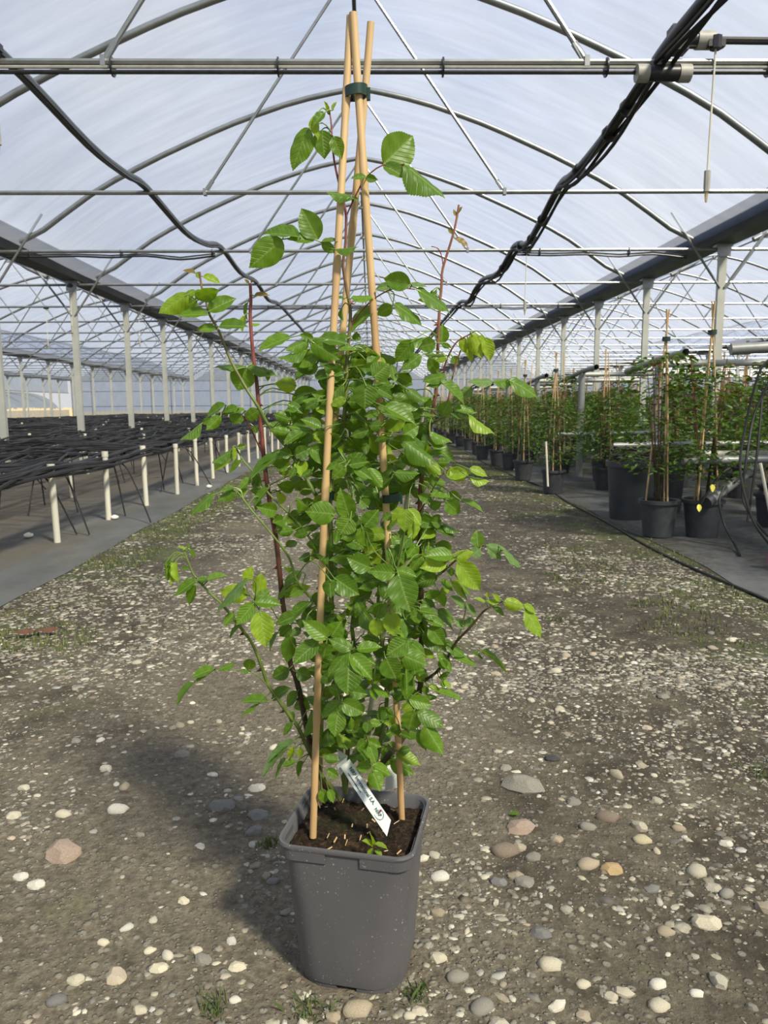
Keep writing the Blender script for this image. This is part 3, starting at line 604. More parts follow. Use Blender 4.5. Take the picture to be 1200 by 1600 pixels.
# ------------------------------------------------------------------ the potted rose
Y0 = 1.27
rose = empty('potted_rose', (-.03, 1.265, 0)); RI = Matrix.Translation((.03, -1.265, 0))
props(rose, 'climbing rose on three bamboo canes in a square grey pot on the gravel path', 'potted plant')
def part(o): o.parent = rose; o.matrix_parent_inverse = RI; return o
def rsq(hx, hy, r, z, n=6):
    out = []
    for cx, cy, a0 in ((1,1,0),(-1,1,90),(-1,-1,180),(1,-1,270)):
        for k in range(n+1):
            a = math.radians(a0+90*k/n); out.append((cx*(hx-r)+r*math.cos(a), cy*(hy-r)+r*math.sin(a), z))
    return out
RZ = math.radians(-13); potm = Matrix.Translation((-.03, 1.262, 0)) @ Matrix.Rotation(RZ, 4, 'Z')
def potpart(mb, name, mat, parent=None, smooth=True):
    mb.v = [tuple(potm @ Vector(v)) for v in mb.v]; o = mb.build(name, mat, None, smooth)
    if parent: o.parent = parent; o.matrix_parent_inverse = parent.matrix_world.inverted() if False else Matrix()
    else: part(o)
    return o
mb = MB()
prof = [(.096,.093,.058,.010),(.0985,.0950,.058,.026),(.105,.098,.048,.15),(.1105,.1,.036,.235),(.1115,.101,.034,.258),(.1185,.105,.032,.2585),(.120,.1065,.032,.263),(.1185,.105,.031,.267),(.1145,.101,.028,.267),(.111,.0975,.028,.262),(.105,.092,.032,.2)]
mb.ring([rsq(a,b,r,z) for a,b,r,z in prof], True, False); pot = potpart(mb, 'pot', M['pot'])
# rim bands wrap the corners and leave a gap in the middle of each side
for q in range(4):
    ca = rsq(.1178,.1048,.032,0,8); ci = rsq(.1100,.0990,.030,0,8); o_, i_ = [], []
    cx, cy = ((1,1),(-1,1),(-1,-1),(1,-1))[q]
    arc = ca[q*9:(q+1)*9]; arci = ci[q*9:(q+1)*9]
    gap = .03; first = (arc[0][0], cy*gap) if q % 2 == 0 else (cx*gap, arc[0][1]); last = (cx*gap, arc[-1][1]) if q % 2 == 0 else (arc[-1][0], cy*gap)
    firsti = (arci[0][0], cy*gap) if q % 2 == 0 else (cx*gap, arci[0][1]); lasti = (cx*gap, arci[-1][1]) if q % 2 == 0 else (arci[-1][0], cy*gap)
    oo = [first]+[(x,y) for x,y,_ in arc]+[last]; in_ = [firsti]+[(x,y) for x,y,_ in arci]+[lasti]
    mb = MB(); loops = []
    for k, ((ax,ay),(bx,by)) in enumerate(zip(oo,in_)):
        lo = .240
        loops.append([(ax,ay,.262),(ax*.985,ay*.985,lo),(bx,by,lo-.002),(bx,by,.262)])
    mb.ring(loops); potpart(mb, 'rim_band', M['pot'])
for sx_, sy_ in ((-1,-1),(1,-1),(-1,1),(1,1)):
    mb = MB(); c = rsq(.093,.090,.055,0,6); q = {(1,1):0,(-1,1):1,(-1,-1):2,(1,-1):3}[(sx_,sy_)]; arc = c[q*7:(q+1)*7]
    ext = [(arc[0][0], arc[0][1]-sy_*.02) if q % 2 == 0 else (arc[0][0]-sx_*.02, arc[0][1])]+[(x,y) for x,y,_ in arc]+[(arc[-1][0]-sx_*.02, arc[-1][1]) if q % 2 == 0 else (arc[-1][0], arc[-1][1]-sy_*.02)]
    mb.ring([[(x*1.02,y*1.02,.02),(x,y,-.003),(x*.9,y*.9,-.003),(x*.9,y*.9,.02)] for x,y in ext]); potpart(mb, 'foot', M['pot'])
# soil
gxs = np.linspace(-1, 1, 25); Vs = []; Fs = []
for j in gxs:
    for i in gxs:
        x, y = i*.105, j*.092; r = random.random(); m_ = max(abs(i), abs(j))
        Vs.append((x, y, .243+.010*mn.noise(Vector((x*30,y*30,0)))+.006*mn.noise(Vector((x*90,y*90,1)))+.006*r*(m_ < .98)-.0*m_))
for j in range(24):
    for i in range(24):
        if (i in (0,23)) and (j in (0,23)): continue
        a = j*25+i; Fs.append((a,a+1,a+26,a+25))
potpart(MB().add(Vs, Fs), 'soil', M['soil'])
mb = MB()
for k in range(26):
    x, y = random.uniform(-.095,.095), random.uniform(-.083,.083); a = random.uniform(0,6.28); l = random.uniform(.004,.014)
    mb.tube([(x,y,.252),(x+l*math.cos(a),y+l*math.sin(a),.2535+random.uniform(0,.004))], random.uniform(.0006,.0016), 5)
o = potpart(mb, 'bark_bits', M['bamboo_far']); o['kind'] = 'stuff'
# canes
def cane(base, top, r0, r1, nodes, bend=.0):
    base, top = Vector(base), Vector(top); pts, rr = [], []; n = 80
    for i in range(n+1):
        t = i/n; p = base.lerp(top, t); p += Vector((bend*math.sin(t*math.pi*1.3), .004*math.sin(t*9), 0)); r = r0+(r1-r0)*t
        for nd in nodes:
            d = abs(t-nd)*n
            if d < 1: r *= 1.13
            elif d < 2: r *= .965
        pts.append(p); rr.append(r)
    return part(MB().tube(pts, rr, 12).build('bamboo_cane', M['bamboo']))
def cpt(px, py, Y): return PY(px, py, Y)
bl = PZ(489, 1308, .243); br_ = PZ(628, 1283, .243); bb = Vector((-.105, 1.352, .235))
cane(bl, cpt(544, 24, 1.262), .0064, .0060, (.17,.46,.72,.9), -.004)
cane(br_, cpt(555, 19, 1.255), .0060, .0064, (.13,.38,.62,.83), .004)
cane(bb, cpt(569, 34, 1.285), .0064, .0060, (.2,.5,.77), -.013)
# pale thin stake leaning to the right inside the plant
st_ = part(MB().tube([PY(556,1232,1.335), PY(612,920,1.335), PY(668,598,1.345)], .0044, 10).build('pale_stake', M['pvc'])); st_['label'] = 'thin pale stake leaning right'
# clips
def clip(px, py, Y, rx, ry, h, tail, rz=0.):
    c = cpt(px, py, Y); mb = MB(); lo = []
    for z in (-h/2, h/2):
        for s in (1, .86): lo.append([(c.x+rx*s*math.cos(a)*math.cos(rz)-ry*s*math.sin(a)*math.sin(rz), c.y+ry*s*math.sin(a), c.z+z+rx*.12*math.cos(a)) for a in np.linspace(0,2*math.pi,24,endpoint=False)])
    mb.ring([lo[1],lo[0],lo[2],lo[3],lo[1]], False, False)
    if tail: mb.box(c.x+rx*.9, c.x+rx*.9+tail, c.y-.003, c.y+.004, c.z-h*.75, c.z+h*.4)
    return part(mb.build('plant_clip', M['clip']))
clip(556, 144, 1.265, .0185, .017, .0155, .006); clip(612, 778, 1.268, .016, .012, .014, .004, .1); clip(513, 775, 1.27, .010, .012, .014, 0)
# stems: (points px,py,depth cm), base radius, top radius, material
ST = [
 ([(541,338,0),(540,380,0),(536,410,0),(538,430,0),(542,455,0),(547,480,0),(547,508,0),(544,537,0),(542,567,0),(541,610,0),(538,650,0),(535,680,1),(529,710,1),(519,745,1),(514,785,1),(517,830,1),(517,900,2),(520,1000,3),(527,1090,3),(533,1180,3),(540,1240,3)], .0048,.0022,'stem_mix'),
 ([(541,338,0),(537,315,0),(530,288,0),(522,250,-1),(519,217,-1),(517,187,-1),(513,168,-1)], .0022,.0011,'stem_red'),
 ([(312,425,-2),(315,448,-2),(322,472,-2),(328,493,-2),(340,513,-2),(350,538,-2),(363,568,-2),(378,595,-2),(388,612,-2),(403,635,-2),(418,662,-1),(438,687,-1),(453,705,0),(467,730,0),(480,750,0),(493,773,0),(510,795,1)], .0036,.0016,'stem_mix'),
 ([(391,443,3),(392,470,3),(391,493,3),(393,527,3),(397,567,3),(401,597,3),(403,620,3),(406,655,3),(410,690,3),(413,723,3),(418,760,3),(423,795,3),(430,833,3),(436,885,3),(442,945,4),(448,975,4),(453,1033,4),(462,1058,4),(470,1090,4),(477,1127,5),(487,1170,5),(505,1222,5),(520,1245,5)], .0058,.0026,'stem_red'),
 ([(717,320,4),(709,363,4),(692,419,4),(690,445,4),(687,480,4),(685,517,4),(684,550,4),(682,605,4),(678,630,4),(673,663,4),(669,693,4),(663,723,4),(658,755,4),(656,800,4),(656,860,4),(658,930,4),(660,980,4),(658,1010,4),(657,1070,5),(645,1120,5),(625,1160,5),(595,1195,5),(570,1240,5)], .0060,.0017,'stem_brown'),
 ([(288,862,-4),(295,880,-4),(302,897,-4),(317,915,-4),(335,933,-4),(343,940,-4),(360,960,-4),(377,982,-4),(392,1002,-3),(402,1023,-3),(410,1045,-3),(419,1070,-2),(438,1098,-2),(450,1115,-1),(465,1135,-1),(478,1163,0),(502,1210,1),(518,1230,1),(532,1250,1)], .0042,.0016,'stem_green'),
 ([(372,705,-1),(379,718,-1),(393,735,-1),(413,763,0),(433,785,0),(462,813,1),(490,850,1),(512,890,1)], .0022,.0013,'stem_green'),
 ([(379,778,-3),(393,797,-3),(415,823,-3),(437,850,-3),(452,872,-2),(462,903,-2),(475,922,-1),(490,938,0),(510,960,1)], .0028,.0014,'stem_green'),
 ([(735,522,0),(715,533,0),(702,553,1),(692,580,2),(686,600,3)], .0016,.0011,'stem_red'),
 ([(720,547,1),(711,573,1),(705,600,1),(700,625,1),(690,645,2),(672,665,3)], .0018,.0012,'stem_brown'),
 ([(795,595,-2),(770,597,-2),(747,600,-1),(735,605,0),(722,620,0),(700,637,1),(680,655,3)], .0015,.0010,'stem_green'),
 ([(745,644,-1),(732,648,-1),(710,644,0),(695,651,1),(675,663,3)], .0014,.0010,'stem_green'),
 ([(790,938,-5),(777,943,-5),(763,950,-5),(753,958,-4),(735,980,-3),(713,1003,-1),(698,1030,1),(680,1052,3),(660,1065,4)], .0030,.0013,'stem_brown'),
 ([(729,935,-3),(728,948,-3),(725,965,-3),(720,985,-2),(713,1003,-1)], .0011,.0009,'stem_green'),
 ([(790,858,-2),(762,853,-2),(745,856,-2),(725,866,-1),(707,880,0),(690,895,1),(662,915,4)], .0022,.0010,'stem_brown'),
 ([(648,452,-1),(618,450,-1),(590,463,-1),(570,480,0),(552,503,0),(547,515,0)], .0014,.0010,'stem_red'),
 ([(632,257,-2),(598,258,-2),(572,277,-1),(560,297,0),(548,322,0),(541,338,0)], .0014,.0010,'stem_red'),
 ([(441,374,-1),(468,371,-1),(497,376,-1),(520,392,0),(536,418,0)], .0013,.0010,'stem_green'),
 ([(400,687,2),(388,663,1),(377,648,0),(347,646,-1),(330,655,-2)], .0012,.0009,'stem_red'),
 ([(410,710,3),(400,687,2)], .0013,.0012,'stem_red'),
 ([(708,730,-2),(690,742,-2),(680,757,-1),(672,772,0),(656,800,4)], .0014,.0010,'stem_brown'),
 ([(335,1047,-4),(367,1047,-4),(388,1048,-3),(405,1058,-3),(420,1073,-2)], .0012,.0009,'stem_green'),
 ([(406,955,-5),(398,938,-4),(420,945,-2),(436,970,2),(446,975,4)], .0011,.0009,'stem_green'),
 ([(692,413,4),(690,400,4),(684,388,3),(674,385,3)], .0010,.0008,'stem_red'),
 ([(692,817,1),(675,825,1),(667,838,2),(657,852,4)], .0011,.0009,'stem_brown'),
 ([(527,1090,3),(535,1050,-2),(548,1020,-5),(520,1000,-5),(497,1002,-5)], .0013,.0010,'stem_green'),
 ([(483,532,-2),(490,545,-2),(515,560,-2),(538,570,0),(542,575,0)], .0015,.0010,'stem_green'),
 ([(545,727,-4),(540,745,-3),(530,760,-1),(516,780,1)], .0014,.0010,'stem_green'),
 ([(620,893,-8),(625,920,-5),(640,960,0),(655,990,4)], .0014,.0010,'stem_green'),
 ([(603,1026,-6),(625,1022,-5),(640,1040,-2),(657,1050,4)], .0013,.0010,'stem_green'),
 ([(652,1112,-5),(647,1108,-4),(640,1093,-2),(655,1080,4)], .0014,.0010,'stem_green'),
 ([(574,1157,-3),(580,1197,-3),(575,1180,0),(590,1195,4)], .0013,.0010,'stem_green'),
 ([(575,1240,3),(590,1180,2),(600,1130,2),(605,1080,2),(600,1020,2),(590,950,2),(600,860,3),(605,780,3),(598,700,3),(590,640,3),(600,600,3)], .0042,.0016,'stem_green'),
 ([(540,1240,5),(545,1150,6),(560,1060,6),(550,980,6),(560,900,6),(545,820,6),(555,740,6),(545,660,6),(560,600,6)], .0046,.0018,'stem_green'),
]
ANCH = []; stems = []
for pts, r0, r1, mt in ST:
    P = smooth_path([PY(x, y, Y0+d/100) for x, y, d in pts], 3)
    if pts[0][1] > pts[-1][1]: P = P[::-1]
    n = len(P); rr = [r1+(r0-r1)*(i/(n-1)) for i in range(n)]
    stems.append((part(MB().tube(P, rr, 8).build('stem', M[mt])), P, rr)); ANCH += P
# thorns
for si in (3, 4, 0, 5):
    o, P, rr = stems[si]; rn = random.Random(si)
    for i in range(14, len(P)-4, 5 if si == 3 else 8):
        p = P[i]; a = rn.choice((-1,1)); d = Vector((a, rn.uniform(-.5,.3), -.25)).normalized(); u = Vector((0,0,1)); l = rn.uniform(.005,.009); b = p+d*rr[i]*.7
        s = d.cross(u).normalized()*.0013
        mb = MB(); mb.add([b+u*.004, b-u*.004, b+s, b-s, p+d*(rr[i]+l)-u*.002], [(0,2,4),(2,1,4),(1,3,4),(3,0,4)])
        t = mb.build('thorn', M['stem_red'], None, False); t.parent = o; 
# leaves: base px, tip px, width px, optional depth in cm, optional kind
LV = """483,200,452,261,28,-2|495,178,498,219,13,-3,y|507,176,488,195,12,-3|503,203,507,248,28,-1|521,213,534,248,20,-2|512,177,508,157,5,-1,y|520,172,525,157,5,-1,y|549,306,510,299,10,-2|552,310,531,316,6,-2|552,310,560,311,5,-2
599,257,649,209,48,-2|599,258,637,277,17,-2|632,257,697,306,22,-3|572,277,548,277,8,-2|572,277,590,281,11,-2|710,372,733,385,7,4,r|707,366,700,357,5,4,r|715,340,710,325,5,4,r|716,333,722,322,4,4,r
497,375,470,324,32,-1|490,376,449,371,14,-1|468,371,409,358,18,-2|441,374,391,417,38,-2|502,378,534,375,5,-1|503,380,524,394,14,-1|524,390,561,384,6,-3
294,460,247,489,26,-3,y|308,470,280,483,24,-2|305,467,343,447,20,-3|326,487,368,463,21,-3|325,492,276,490,14,-3|338,514,306,513,12,-2|342,510,387,507,14,-3|307,457,287,458,10,-1,y|305,427,285,421,6,-2,r|317,432,345,441,10,-2,y|312,435,307,424,5,-2,y
387,473,383,500,5,3|382,493,377,518,9,2,y|397,462,422,460,6,2,r|389,443,382,436,4,3,r|392,442,396,437,3,3,r|392,507,407,505,4,3,y|385,575,333,564,8,0|385,574,371,611,34,1|387,574,434,580,13,1|420,580,418,596,7,1
454,527,401,545,16,-2|483,532,446,547,17,-3|490,530,468,522,12,-3|480,547,432,558,9,-3|498,550,456,570,22,-2|500,528,545,535,18,-3,k|486,533,531,562,28,-4,k|545,528,510,532,10,-2|528,548,561,544,8,-2|557,533,557,518,12,1|538,583,507,572,17,-2,k|540,590,504,590,18,0|545,570,565,565,14,0|548,577,580,575,22,1|588,478,545,516,16,1|548,467,584,460,10,-2|538,467,515,465,4,0|534,482,537,503,5,2
642,443,598,435,26,-2,k|610,447,587,451,11,-1,b|638,447,668,446,6,0,b|650,452,710,480,17,-1|668,464,653,469,7,2,y|682,452,682,483,6,3,k|677,453,671,480,4,3,k|615,475,665,502,17,-1|613,478,589,492,18,1|690,537,692,506,19,5|663,528,618,531,7,1|645,532,617,567,24,-1|681,536,653,543,20,0|658,555,627,575,18,0|698,555,660,551,9,2|698,561,680,562,8,-1,y|683,582,668,558,17,1|707,557,716,570,13,1|690,537,705,543,8,3|697,588,660,592,15,-1|692,598,665,600,8,-1
720,527,734,554,14,0,y|733,540,740,566,10,0,y|737,521,753,560,20,-1,y|757,527,768,564,18,-1,y|748,524,764,545,12,0,y|770,598,733,591,11,-2,b|770,596,810,590,10,-2|795,594,845,615,20,-3|737,607,722,618,16,0,b|690,598,730,628,14,-2|690,650,702,626,20,0|710,641,745,642,12,-1|705,647,730,649,6,-1|732,648,775,677,11,-2,y
352,632,321,650,12,-2|371,637,347,643,10,-2|383,641,347,647,8,-1|372,645,366,664,20,-1|345,650,322,672,16,-3|330,655,315,662,10,-3|315,662,280,687,9,-3|405,641,381,656,18,0|395,665,402,677,9,1|363,703,330,723,12,-2|362,712,333,735,14,-2,y|364,698,366,722,7,-2,y|378,720,357,738,8,-2|371,700,385,696,9,-2|428,713,394,732,8,-1|440,710,388,745,14,-2,k|405,743,395,763,12,-2|393,748,372,765,11,-2|367,765,340,782,14,-3|367,762,342,768,7,-3|335,772,293,800,13,-4|387,765,368,776,10,-2|405,745,396,765,13,-2|413,767,390,766,11,-1|420,762,395,790,10,-2|405,777,397,798,10,-2|455,657,428,647,18,-2|452,678,422,671,17,-2|466,645,445,640,9,-1|480,665,455,660,14,-1
500,620,472,626,10,-2|498,627,475,638,12,-3|465,642,445,640,8,-2|537,600,500,632,16,-2|502,668,470,653,14,-4|485,672,450,665,14,-4|472,675,442,693,13,-4|490,680,470,690,16,-2,k|528,660,513,677,16,-1|571,600,570,640,34,-7|583,590,608,568,30,-7|590,578,563,575,18,-5,k|587,605,615,620,15,-6|600,635,652,658,20,-7|592,645,568,650,12,-5,k|597,665,575,665,16,-3,k|575,673,546,680,14,-4|545,727,576,720,15,-8|545,727,560,708,18,-6|540,728,518,748,17,-8|553,730,582,748,16,-8|573,732,598,762,20,-7|530,725,508,733,10,-7|455,712,436,703,15,-3,k|462,712,485,700,20,-3,k|488,735,470,745,10,-4|463,730,452,748,10,-4|450,730,430,728,14,-2
655,637,625,628,16,-2,k|662,640,680,658,10,-1|647,622,675,620,7,0|673,622,663,640,11,2|634,692,683,726,25,-8|630,680,655,665,22,-5|625,690,650,690,18,-5|672,675,707,690,12,-3|673,687,697,697,15,-2|667,722,690,742,15,-3,y|672,708,693,704,9,-1|682,722,703,722,13,-1|697,742,736,738,18,-3,y|705,733,725,752,20,-3,y|733,733,763,743,12,-4,y|733,745,767,751,9,-4,y|680,738,677,760,14,-1|673,772,703,777,12,-2|698,778,722,777,20,-1|696,783,720,803,22,-2|720,782,758,798,7,-2|675,783,652,773,14,-2|702,777,672,773,9,-3|672,793,690,785,14,-1
675,825,663,803,17,0,k|677,823,686,805,12,1,k|677,825,713,838,12,0,k|692,817,719,832,8,1,k|667,836,683,842,8,1,k|630,793,612,818,15,-9,y|635,795,632,832,23,-10,y|638,795,659,820,14,-9,y|647,812,648,843,10,-8,y|613,803,596,812,12,-8|570,822,591,797,24,-8|565,822,577,857,25,-8|618,895,576,892,24,-10|622,897,641,957,42,-11|620,890,652,900,14,-9|605,855,617,887,14,-7|613,857,637,883,14,-5,k|652,850,636,872,18,-4,p|640,838,627,858,18,-4|707,868,664,867,19,-6|698,878,657,887,22,-6,y|660,868,640,893,18,-4|707,870,740,862,16,-4,y|715,877,752,924,30,-5,y|747,855,745,828,19,-3|750,858,735,870,16,-3,b|760,853,790,858,14,-3,b|761,854,787,872,13,-3,b|783,858,822,883,10,-4,b
688,908,710,923,10,-2|705,908,730,935,14,-3,y|717,908,735,930,12,-2|706,900,705,886,9,0,k|713,900,735,917,10,0,k|787,940,820,950,18,-6,y|820,950,852,995,20,-6,y|818,945,838,957,9,-6,y|780,942,760,936,8,-5,y|780,940,770,927,7,-5,y|770,948,789,962,8,-4|760,943,740,933,5,-4,y|762,934,761,925,5,-4,y|725,950,705,930,10,-3,b|727,945,746,964,9,-3,b|726,979,711,968,12,-2,b|727,970,745,976,14,-2,b
275,877,280,912,9,-5,y|266,878,270,915,9,-5,y|259,880,263,910,8,-5|268,876,255,888,7,-5|292,860,277,853,4,-4,y|294,858,294,848,4,-4|296,858,305,872,6,-4|295,888,282,888,6,-4|323,907,354,896,9,-5|307,907,272,930,14,-5|323,905,309,905,10,-5|307,915,292,946,14,-5|388,905,329,949,12,-6,b|383,908,394,885,15,-5,y|387,930,340,923,26,-4,y|403,932,408,895,20,-3,y|400,937,423,921,12,-5|397,941,440,942,18,-6|397,942,369,977,22,-6|367,958,348,978,12,-5|406,955,415,1012,32,-7,y|377,977,355,997,7,-5|447,915,430,937,7,2
388,1048,392,1027,17,-4|390,1047,375,1049,6,-4|343,1047,367,1033,9,-4|334,1045,298,1057,14,-5|327,1052,303,1066,7,-5|303,1067,272,1100,9,-5|418,1097,375,1092,14,-3|403,1101,373,1114,6,-3|425,1092,453,1073,15,0,k|455,977,436,995,17,2,k|435,987,419,1017,6,2,k|453,992,452,1038,21,2,k|483,942,450,965,14,0,k|452,1045,424,1060,20,2,k|463,1050,487,1058,20,2,k|470,983,453,992,12,3,b|475,918,452,932,14,-1
512,998,473,969,24,-9|497,1002,457,1037,25,-8|518,995,533,971,26,-6,p|550,1015,515,998,19,-10|557,1015,597,1009,16,-9|547,1016,506,1054,22,-10|548,1023,583,1060,24,-10|553,1018,587,1037,18,-8|545,1036,543,1087,38,-11|510,1005,505,1030,22,-6,k|524,803,477,799,33,-10|546,808,532,764,27,-9|548,809,531,836,30,-10|578,887,543,872,27,-8,k|515,905,517,935,21,-9,k|522,903,562,930,30,-8,k|575,792,562,780,18,-6|565,775,550,752,22,-4,k|590,768,563,775,12,-5,k
585,964,605,943,18,-8|588,965,590,997,22,-9,y|610,955,616,995,25,-9,y|620,967,638,1000,9,-6|638,1001,603,1024,28,-8|602,1027,620,1062,31,-9|627,1023,668,1040,30,-8|635,1090,637,1047,18,-4,k|639,1093,676,1102,19,-5|660,960,640,965,20,-4|655,955,685,958,10,-4,p|664,932,690,925,13,0|658,938,682,947,12,0,k|665,967,697,977,14,-2|671,978,695,1009,23,-2|683,963,711,984,5,0|697,1007,731,1023,15,0|708,1028,748,1040,10,0|683,1022,708,1050,14,0|690,1030,694,1047,14,0|687,1060,702,1048,8,1|692,1062,708,1073,7,1,y|690,1063,695,1075,6,1|735,1018,757,1031,5,1|752,1018,796,1046,6,0|662,1072,668,1085,10,2|668,1072,690,1080,8,2,y|683,1082,725,1092,10,0|663,1087,685,1088,8,2
647,1110,638,1143,28,-6|652,1112,695,1133,22,-6|663,1132,694,1180,27,-7|653,1140,670,1172,13,-5|532,1097,500,1121,15,-7|533,1097,570,1115,24,-8|528,1110,523,1152,26,-8|535,1083,512,1072,16,-6,p|545,1080,574,1085,20,-6,k|581,1070,613,1087,10,-6,p|582,1072,588,1095,12,-6,p|575,1127,573,1146,14,-5|577,1128,597,1132,12,-5|610,1105,597,1130,17,-3,k|572,1157,557,1172,15,-6|574,1157,596,1167,14,-6,p|577,1163,588,1193,15,-7|580,1197,555,1200,15,-6|582,1196,612,1212,18,-6|582,1203,594,1237,22,-7|568,1190,558,1180,9,-4,p|550,1140,551,1122,8,-4,p|540,1140,552,1140,10,-4,p
459,1112,453,1130,9,-1|458,1130,441,1149,10,-2|488,1110,472,1155,13,1|460,1157,405,1212,14,-2,b|450,1165,415,1190,9,-2,b|447,1185,427,1217,5,-2|462,1190,440,1197,9,-2|475,1190,462,1215,10,-1,k|460,1167,450,1187,10,-2,y|470,1168,468,1185,10,-2,y|510,1202,530,1215,13,-2|503,1232,508,1257,14,-3|513,1233,522,1255,11,-3|465,1080,447,1105,14,3,k"""
items = []
for ln in LV.replace('\n', '|').split('|'):
    q = ln.split(','); b = [float(x) for x in q[:6]]; items.append((b, ('leaf'+q[6]) if len(q) > 6 else 'leaf'))
lrng = random.Random(5); stalk = MB(); small = []
order = sorted(range(len(items)), key=lambda i: -math.hypot(items[i][0][2]-items[i][0][0], items[i][0][3]-items[i][0][1])*items[i][0][4])
big = set(order[:298])
def merged_leaves(name, lst):
    V, Fa, U = [], [], []; mats = []
    for mw, key, vi in lst:
        me = LM[key][vi]; n = len(V); V += [tuple(mw @ v.co) for v in me.vertices]
        Fa += [tuple(i+n for i in p.vertices) for p in me.polygons]; mats += [key]*len(me.polygons)
        uvl = me.uv_layers[0].data; U += [tuple(d.uv) for d in uvl]
    m = bpy.data.meshes.new(name); m.from_pydata(V, [], Fa); ks = sorted(set(mats))
    for k in ks: m.materials.append(M[k])
    m.polygons.foreach_set('material_index', [ks.index(k) for k in mats]); m.polygons.foreach_set('use_smooth', [True]*len(Fa))
    uv = m.uv_layers.new(name='UVMap'); uv.data.foreach_set('uv', np.array(U, np.float32).ravel()); m.update(); return m
def petiole(B, T):
    a = min(ANCH, key=lambda p: (p-B).length); d = (a-B).length
    if d < .002 or d > .10: return
    mid = (a+B)/2+Vector((0,0,.12*d))-(T-B).normalized()*.2*d
    stalk.tube(smooth_path([a, mid, B, B+(T-B)*.12], 3), [.0011]*4+[.0009]*6, 5, False)
for i, (b, key) in enumerate(items):
    Y = Y0+b[5]/100; B = PY(b[0], b[1], Y); T = PY(b[2], b[3], Y); Lr = (T-B).length
    tl = lrng.uniform(-.35,.2)*Lr; T2 = PY(b[2], b[3], Y+tl); W = b[4]/F*(B-CAM).dot(FWD)*1.13
    mw = leaf_matrix(B, T2, W, i); vi = lrng.choice((0,0,1,2,3))
    if i in big: o = link('leaf', LM[key][vi]); part(o); o.matrix_world = mw; o.matrix_basis = mw
    else: small.append((mw, key, vi))
    petiole(B, T2)
# inner foliage
env = [(540,(500,600)),(580,(470,640)),(640,(445,665)),(700,(440,680)),(760,(420,690)),(830,(440,690)),(900,(450,690)),(980,(455,690)),(1050,(460,665)),(1120,(475,645)),(1190,(495,622))]
ey = [e[0] for e in env]; e0 = [e[1][0] for e in env]; e1 = [e[1][1] for e in env]
inner = []
while len(inner) < 620:
    y = lrng.uniform(545, 1190); a, c = np.interp(y, ey, e0), np.interp(y, ey, e1); x = lrng.uniform(a, c)
    if lrng.random() > (.75 if 600 < y < 1060 else .55): continue
    if y > 850 and x < 500 and lrng.random() < .6: continue
    d = lrng.uniform(-3.5, 11)*min(1, .5+.5*(1-abs(2*(x-a)/(c-a)-1))); Y = Y0+d/100
    if abs(x-616) < 34 and abs(y-776) < 26 and d < 4: continue
    B = PY(x, y, Y); ang = lrng.uniform(0, 6.28); l = lrng.uniform(.026, .046)
    T = B+Vector((l*math.cos(ang), l*math.sin(ang)*.8, l*lrng.uniform(-.75,.35)))
    inner.append((leaf_matrix(B, T, l*lrng.uniform(.4,.68), 0), lrng.choice(('leafk','leafk','leaf','leaf','leaf','leaf','leafy')), lrng.choice((0,1,2,3)))); petiole(B, T)
o = link('foliage', merged_leaves('foliage', inner+small)); part(o); o['kind'] = 'stuff'
o = part(stalk.build('leaf_stalks', M['stem_green'])); o['kind'] = 'stuff'
# seedling in the pot
sd = [(583,1325,573,1350,9),(582,1320,580,1300,6),(585,1318,606,1325,7),(586,1328,598,1338,7),(583,1322,567,1312,7)]
o = link('seedling', merged_leaves('seedling', [(leaf_matrix(PY(a,b,1.165), PY(c,d,1.155), w/F*1.25, 0), 'leafy', 0) for a,b,c,d,w in sd])); part(o)
